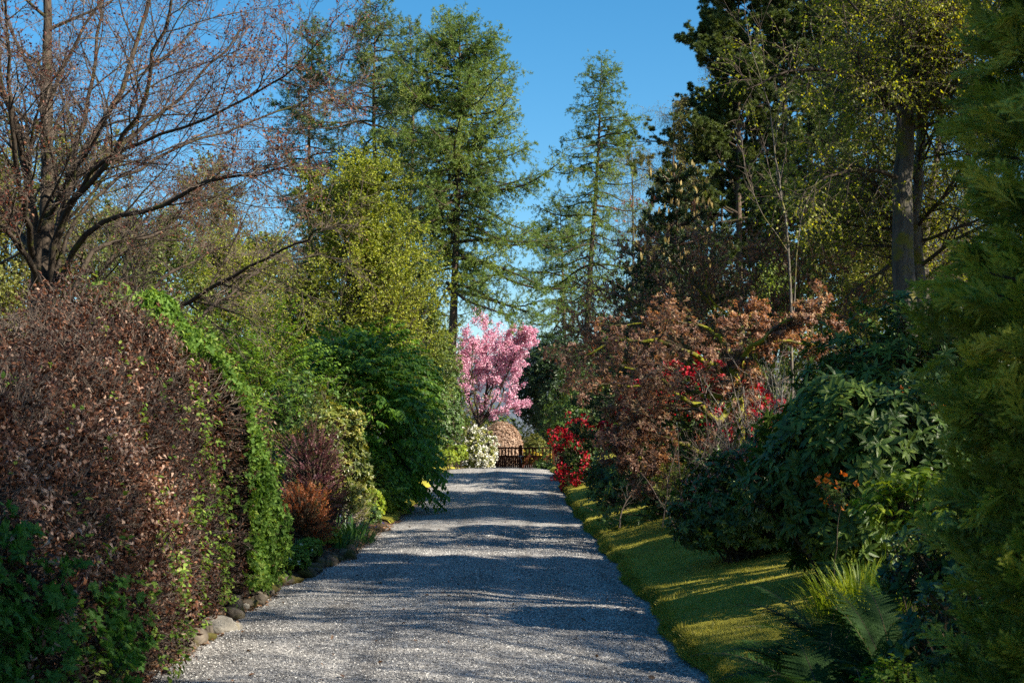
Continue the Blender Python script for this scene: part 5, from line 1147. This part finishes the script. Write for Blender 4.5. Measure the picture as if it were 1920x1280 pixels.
# ================================================================== pink cherry, white bush and the end of the drive
M['pink'] = leafmat('pink blossom', [(0, (.42, .12, .22)), (.3, (.59, .28, .41)), (.65, (.73, .48, .58)), (1, (.82, .68, .73))], trans=.35, tint=(.9, .6, .7), clump=.12)
r = rng_(241); D = 70.
ch = thing('cherry_tree', gb(882, 70), 'pink blossoming cherry tree with a crooked dark trunk left of the gate', 'tree')
b = gb(876, 70)
L0 = [limb([b - [0, 0, .2], at(880, 812, 70), at(894, 800, 70), at(909, 782, 70), at(938, 772, 69.8), at(966, 765, 69.6)], .14, .03, 16, r, .02),
      limb([at(898, 795, 70), at(909, 760, 70.2), at(914, 700, 70.2), at(912, 650, 70.4), at(916, 618, 70.4)], .09, .02, 16, r, .03),
      limb([at(902, 788, 70), at(934, 740, 69.8), at(956, 690, 69.6), at(974, 640, 69.6)], .07, .02, 16, r, .03),
      limb([at(896, 798, 70), at(880, 750, 70.2), at(866, 700, 70.4), at(864, 640, 70.4)], .07, .02, 16, r, .03),
      limb([at(925, 776, 70), at(943, 740, 71), at(938, 690, 71.6), at(934, 630, 71.8)], .06, .02, 16, r, .03),
      limb([at(901, 790, 70), at(920, 730, 69.8), at(932, 680, 69.8), at(943, 635, 69.6)], .06, .015, 16, r, .03),
      limb([at(898, 795, 70), at(889, 740, 69.4), at(884, 690, 69.2), at(889, 640, 69)], .06, .015, 16, r, .03),
      limb([at(952, 690, 69.6), at(974, 650, 69.4), at(988, 628, 69.3)], .035, .01, 16, r, .02)]
P0 = np.stack([l[0] for l in L0]); R0 = np.stack([l[1] for l in L0])
A1 = sprout(r, P0, R0, 12, .3, 1, ratio=.42, ang=50, k=7, wob=.13, up=.03, rmin=.012, ltaper=.4); A2 = sprout(r, *A1, 7, .15, 1, ratio=.45, ang=48, k=5, wob=.15, up=.02, rmin=.007)
mb = MB(); tubes(mb, P0, R0, 8); tubes(mb, *A1, 5); tubes(mb, *A2, 3); mb.build('trunk', M['bark_dark'], ch, smooth=True)
p, d = cat(along(r, *A2, 8.5, .1), along(r, *A1, 6, .35)); k = p[:, 2] > 2.55; p = p[k]; n = len(p); ix = np.repeat(np.arange(n), 5)
leaves(MB(), p[ix] + .11 * rdir(r, n * 5), rdir(r, n * 5), rdir(r, n * 5), r.uniform(.05, .10, n * 5), T_leaf(.4, .08, .15, 1), r.random(n)[ix] * .5 + .5 * r.random(n * 5)).build('blossom', M['pink'], ch)
p, d = along(r, *A2, 1.6, .2); n = len(p); leaves(MB(), p, rdir(r, n), rdir(r, n), r.uniform(.05, .09, n), T_leaf(.3, .08, .15, 1), r.random(n)).build('leaves', M['copper'], ch)
shrub('rhododendron_bush', 'white flowering rounded bush at the left end of the gate', 'bush', gb(890, 66), np.append(at(886, 836, 66)[:2], .75), (.95, 1.0, 1.2), 900, M['pieris'], M['stem'], T_leaf(.24, .05, .2, 1), .11, 242, inner=.5, zmin=-.8, floor=fl, nstem=30, flower=trusses(M['white_petal'], .42, .08, 12, pr=.07))
shrub('lime_shrub', 'small yellow green plant at the left drive edge in front of the white flowering bush', 'plant', gb(858, 56), np.append(at(858, 856, 56)[:2], 1.1), (.45, .4, .4), 300, M['lime'], M['stem'], T_leaf(.26, .05, .2, 1), .07, 243, floor=fl, zmin=-.8, nstem=15, r0=.01)
shrub('lime_shrub', 'yellow green perennials beneath the dark evergreen at the drive crest', 'plant', gb(838, 50), np.append(at(836, 868, 50)[:2], 1.0), (.45, .5, .3), 260, M['lime'], M['stem'], T_leaf(.26, .05, .2, 1), .06, 244, floor=fl, zmin=-.8, nstem=15, r0=.01)
shrub('rhododendron_bush', 'big dark rhododendron leaning over the right end of the gate', 'bush', gb(1085, 77), np.append(at(1050, 730, 77)[:2], 4.3), (2.7, 2.2, 3.0), 4200, M['rhodo_dark'], M['stem'], T_leaf(.2, .05, .2, 1), .17, 245, inner=.5, lump=.18, zmin=-.95, nstem=60, r0=.06)
shrub('rhododendron_bush', 'dark evergreen behind the crimson azalea filling the gap to the leaning rhododendron', 'bush', gb(1140, 55), np.append(at(1145, 740, 55)[:2], 2.6), (2.4, 1.6, 2.6), 1700, M['rhodo'], M['stem'], T_leaf(.2, .05, .2, 1), .14, 246, inner=.5, lump=.22, zmin=-.95, floor=fl, nstem=50, r0=.05)
shrub('rhododendron_bush', 'tiny dark bush beside the right gate post', 'bush', gb(1019, 66), np.append(at(1019, 868, 66)[:2], .15), (.5, .4, .55), 240, M['rhodo'], M['stem'], T_leaf(.2, .05, .2, 1), .12, 247, floor=fl, nstem=15)
# clipped brown hedge and yellow shrub beyond the gate
M['beech_far'] = leafmat('clipped beech leaf', [(0, (.17, .11, .08)), (.5, (.36, .25, .18)), (1, (.52, .40, .30))], trans=.25, tint=(1.2, .9, .6), clump=.15)
shrub('clipped_beech', 'rounded clipped brown beech hedge seen above the left half of the gate', 'hedge', gb(940, 90), np.append(at(940, 830, 90)[:2], .9), (1.35, 1.3, 1.65), 4200, M['beech_far'], M['stem'], T_leaf(.3, .06, .2, 1), .09, 251, m=5, inner=.7, lump=.03, zmin=-.7, nstem=30)
M['yellowfl'] = leafmat('yellow blossom', [(0, (.45, .30, .01)), (1, (.75, .58, .03))], trans=.3, tint=(1, .8, .3), clump=.1)
shrub('yellow_shrub', 'yellow flowering shrub seen through the right half of the gate', 'bush', gb(1002, 96), np.append(at(1000, 840, 96)[:2], .55), (1.2, 1.0, 1.2), 900, M['olive'], M['stem'], T_leaf(.24, .05, .2, 1), .11, 252, inner=.4, zmin=-.8, nstem=30, flower=trusses(M['yellowfl'], .35, .10, 8, lambda p: p[:, 2] < .6, pr=.06))
shrub('garden_bush', 'pale olive bush beyond the gate left of the leaning rhododendron', 'bush', gb(1040, 104), np.append(at(1030, 815, 104)[:2], 1.6), (2.2, 1.6, 1.7), 1100, M['olive'], M['stem'], T_leaf(.24, .05, .2, 1), .13, 253, inner=.4, zmin=-.8, nstem=30)
shrub('garden_bush', 'green bush beyond the gate behind the pink cherry', 'bush', gb(900, 108), np.append(at(905, 790, 108)[:2], 1.8), (3.2, 2., 2.0), 1600, M['midgreen'], M['stem'], T_leaf(.24, .05, .2, 1), .15, 254, inner=.4, zmin=-.8, nstem=30)

# ================================================================== gate
M['gatewood'] = barkmat('stained gate wood', (.045, .012, .006), (.105, .028, .012), 8, bump=.15, stretch=.12)
M['iron'] = noisemat('galvanised latch', [(.3, (.22, .22, .21)), (.7, (.35, .35, .34))], 20, bump=.1, rough=.5, spec=.5)
def box(mb, x0, x1, y0, y1, z0, z1, bev=.008):
    """box with chamfered long edges"""
    v = []; 
    for (a, b_, c, d, z) in ((x0 + bev, x1 - bev, y0 + bev, y1 - bev, z0), (x0, x1, y0, y1, z0 + bev), (x0, x1, y0, y1, z1 - bev), (x0 + bev, x1 - bev, y0 + bev, y1 - bev, z1)):
        v += [[a, c, z], [b_, c, z], [b_, d, z], [a, d, z]]
    f = [[3, 2, 1, 0], [12, 13, 14, 15]]
    for k in range(3):
        for j in range(4): f.append([4 * k + j, 4 * k + (j + 1) % 4, 4 * k + 4 + (j + 1) % 4, 4 * k + 4 + j])
    return mb.add(np.array(v), [np.array(f)])
GD = 80.; gx0, gxm, gx1 = at(919, 0, GD)[0], at(976, 0, GD)[0], at(1033, 0, GD)[0]; gz = float(road_z(GD)); zt = at(0, 838, GD)[2]
zm = at(0, 855, GD)[2]
gt = thing('garden_gate', ((gx0 + gx1) / 2, GD, gz), 'red brown double wooden gate with open spindles across the end of the drive', 'gate')
for a, b_ in ((gx0, gxm - .015), (gxm + .015, gx1)):
    mb = MB(); n = 14; wv = (b_ - a - .2) / n
    for i in range(n): box(mb, a + .1 + i * wv + .004, a + .1 + (i + 1) * wv - .004, GD - .012, GD + .012, gz + .12, zm - .04, .006)
    pnl = mb.build('panel', M['gatewood'], gt)
    box(MB(), a + .1, b_ - .1, GD - .03, GD + .03, zm - .05, zm + .05).build('rail', M['gatewood'], gt).parent = pnl
    box(MB(), a + .1, b_ - .1, GD - .03, GD + .03, gz + .06, gz + .16).build('rail', M['gatewood'], gt).parent = pnl
    box(MB(), a - .0, b_ + .0, GD - .036, GD + .036, zt - .09, zt).build('rail', M['gatewood'], gt).parent = pnl
    for s in (a, b_ - .1): box(MB(), s, s + .1, GD - .033, GD + .033, gz + .05, zt - .092).build('stile', M['gatewood'], gt).parent = pnl
    for i in range(7):
        x = a + .1 + (b_ - a - .2) * (i + 1) / 8; box(MB(), x - .04, x + .04, GD - .02, GD + .02, zm + .052, zt - .092).build('spindle', M['gatewood'], gt).parent = pnl
mb = MB(); box(mb, gxm - .10, gxm + .10, GD - .10, GD - .04, gz + .05, zt + .04)
a_ = np.linspace(0, math.pi, 9); ring = [[gxm + .10 * math.cos(t), yy, zt + .04 + .10 * math.sin(t)] for yy in (GD - .10, GD - .04) for t in a_]
mb.add(np.array(ring), [np.array([[i, i + 1, i + 10, i + 9] for i in range(8)]), np.array([[0, i + 1, i] for i in range(1, 8)] + [[9, 9 + i, 9 + i + 1] for i in range(1, 8)])]); mb.build('centre_post', M['gatewood'], gt)
mb = MB(); box(mb, gxm - .13, gxm + .16, GD - .125, GD - .102, zm - .02, zm + .03, .004); tubes(mb, spline([[gxm + .02, GD - .12, zm], [gxm + .0, GD - .13, zm - .12], [gxm + .07, GD - .13, zm - .26], [gxm + .05, GD - .13, zm - .36]], 10)[None], np.full((1, 10), .018), 5); mb.build('latch', M['iron'], gt)
for x, lab in ((gx0 - .13, 'red brown wooden post at the left end of the gate'), (gx1 + .13, 'red brown wooden post at the right end of the gate')):
    o = box(MB(), x - .09, x + .09, GD - .09, GD + .09, gz - .1, zt + .12, .02).build('gate_post', M['gatewood']); tag(o, lab, 'post', 'gate posts')

# ================================================================== woods far behind
def far_tree(px, D, h, sp, seed, mt, lab):
    return broadleaf('woodland_tree', lab, gb(px, D), h, sp, seed, M[mt], M['bark_dark'], .17, 6.5, 40, 11, 6, .2, group='far trees beyond the gate', crown0=.05, ang=52, wtwig=False)
for i, (px, D, h, sp, mt, lab) in enumerate([(700, 90, 11, 5, 'midgreen', 'far green tree behind the tall larches'), (560, 100, 13, 6, 'olive', 'far olive tree behind the narrow larch'), (800, 96, 9, 4.5, 'olive', 'far low tree between cherry and broad larch'),
        (1180, 112, 10, 5, 'midgreen', 'far green tree low behind the isolated larch'), (1600, 62, 9, 4.5, 'olive', 'far olive tree seen left of the grey furrowed trunk'), (1790, 58, 6.5, 4.2, 'olive', 'far olive tree seen right of the grey furrowed trunk'), (1290, 110, 12, 6, 'olive', 'far pale tree behind the layered fir'),
        (1450, 80, 10, 5, 'midgreen', 'far green tree behind the bare sapling')]):
    far_tree(px, D, h, sp, 300 + i, mt, lab)
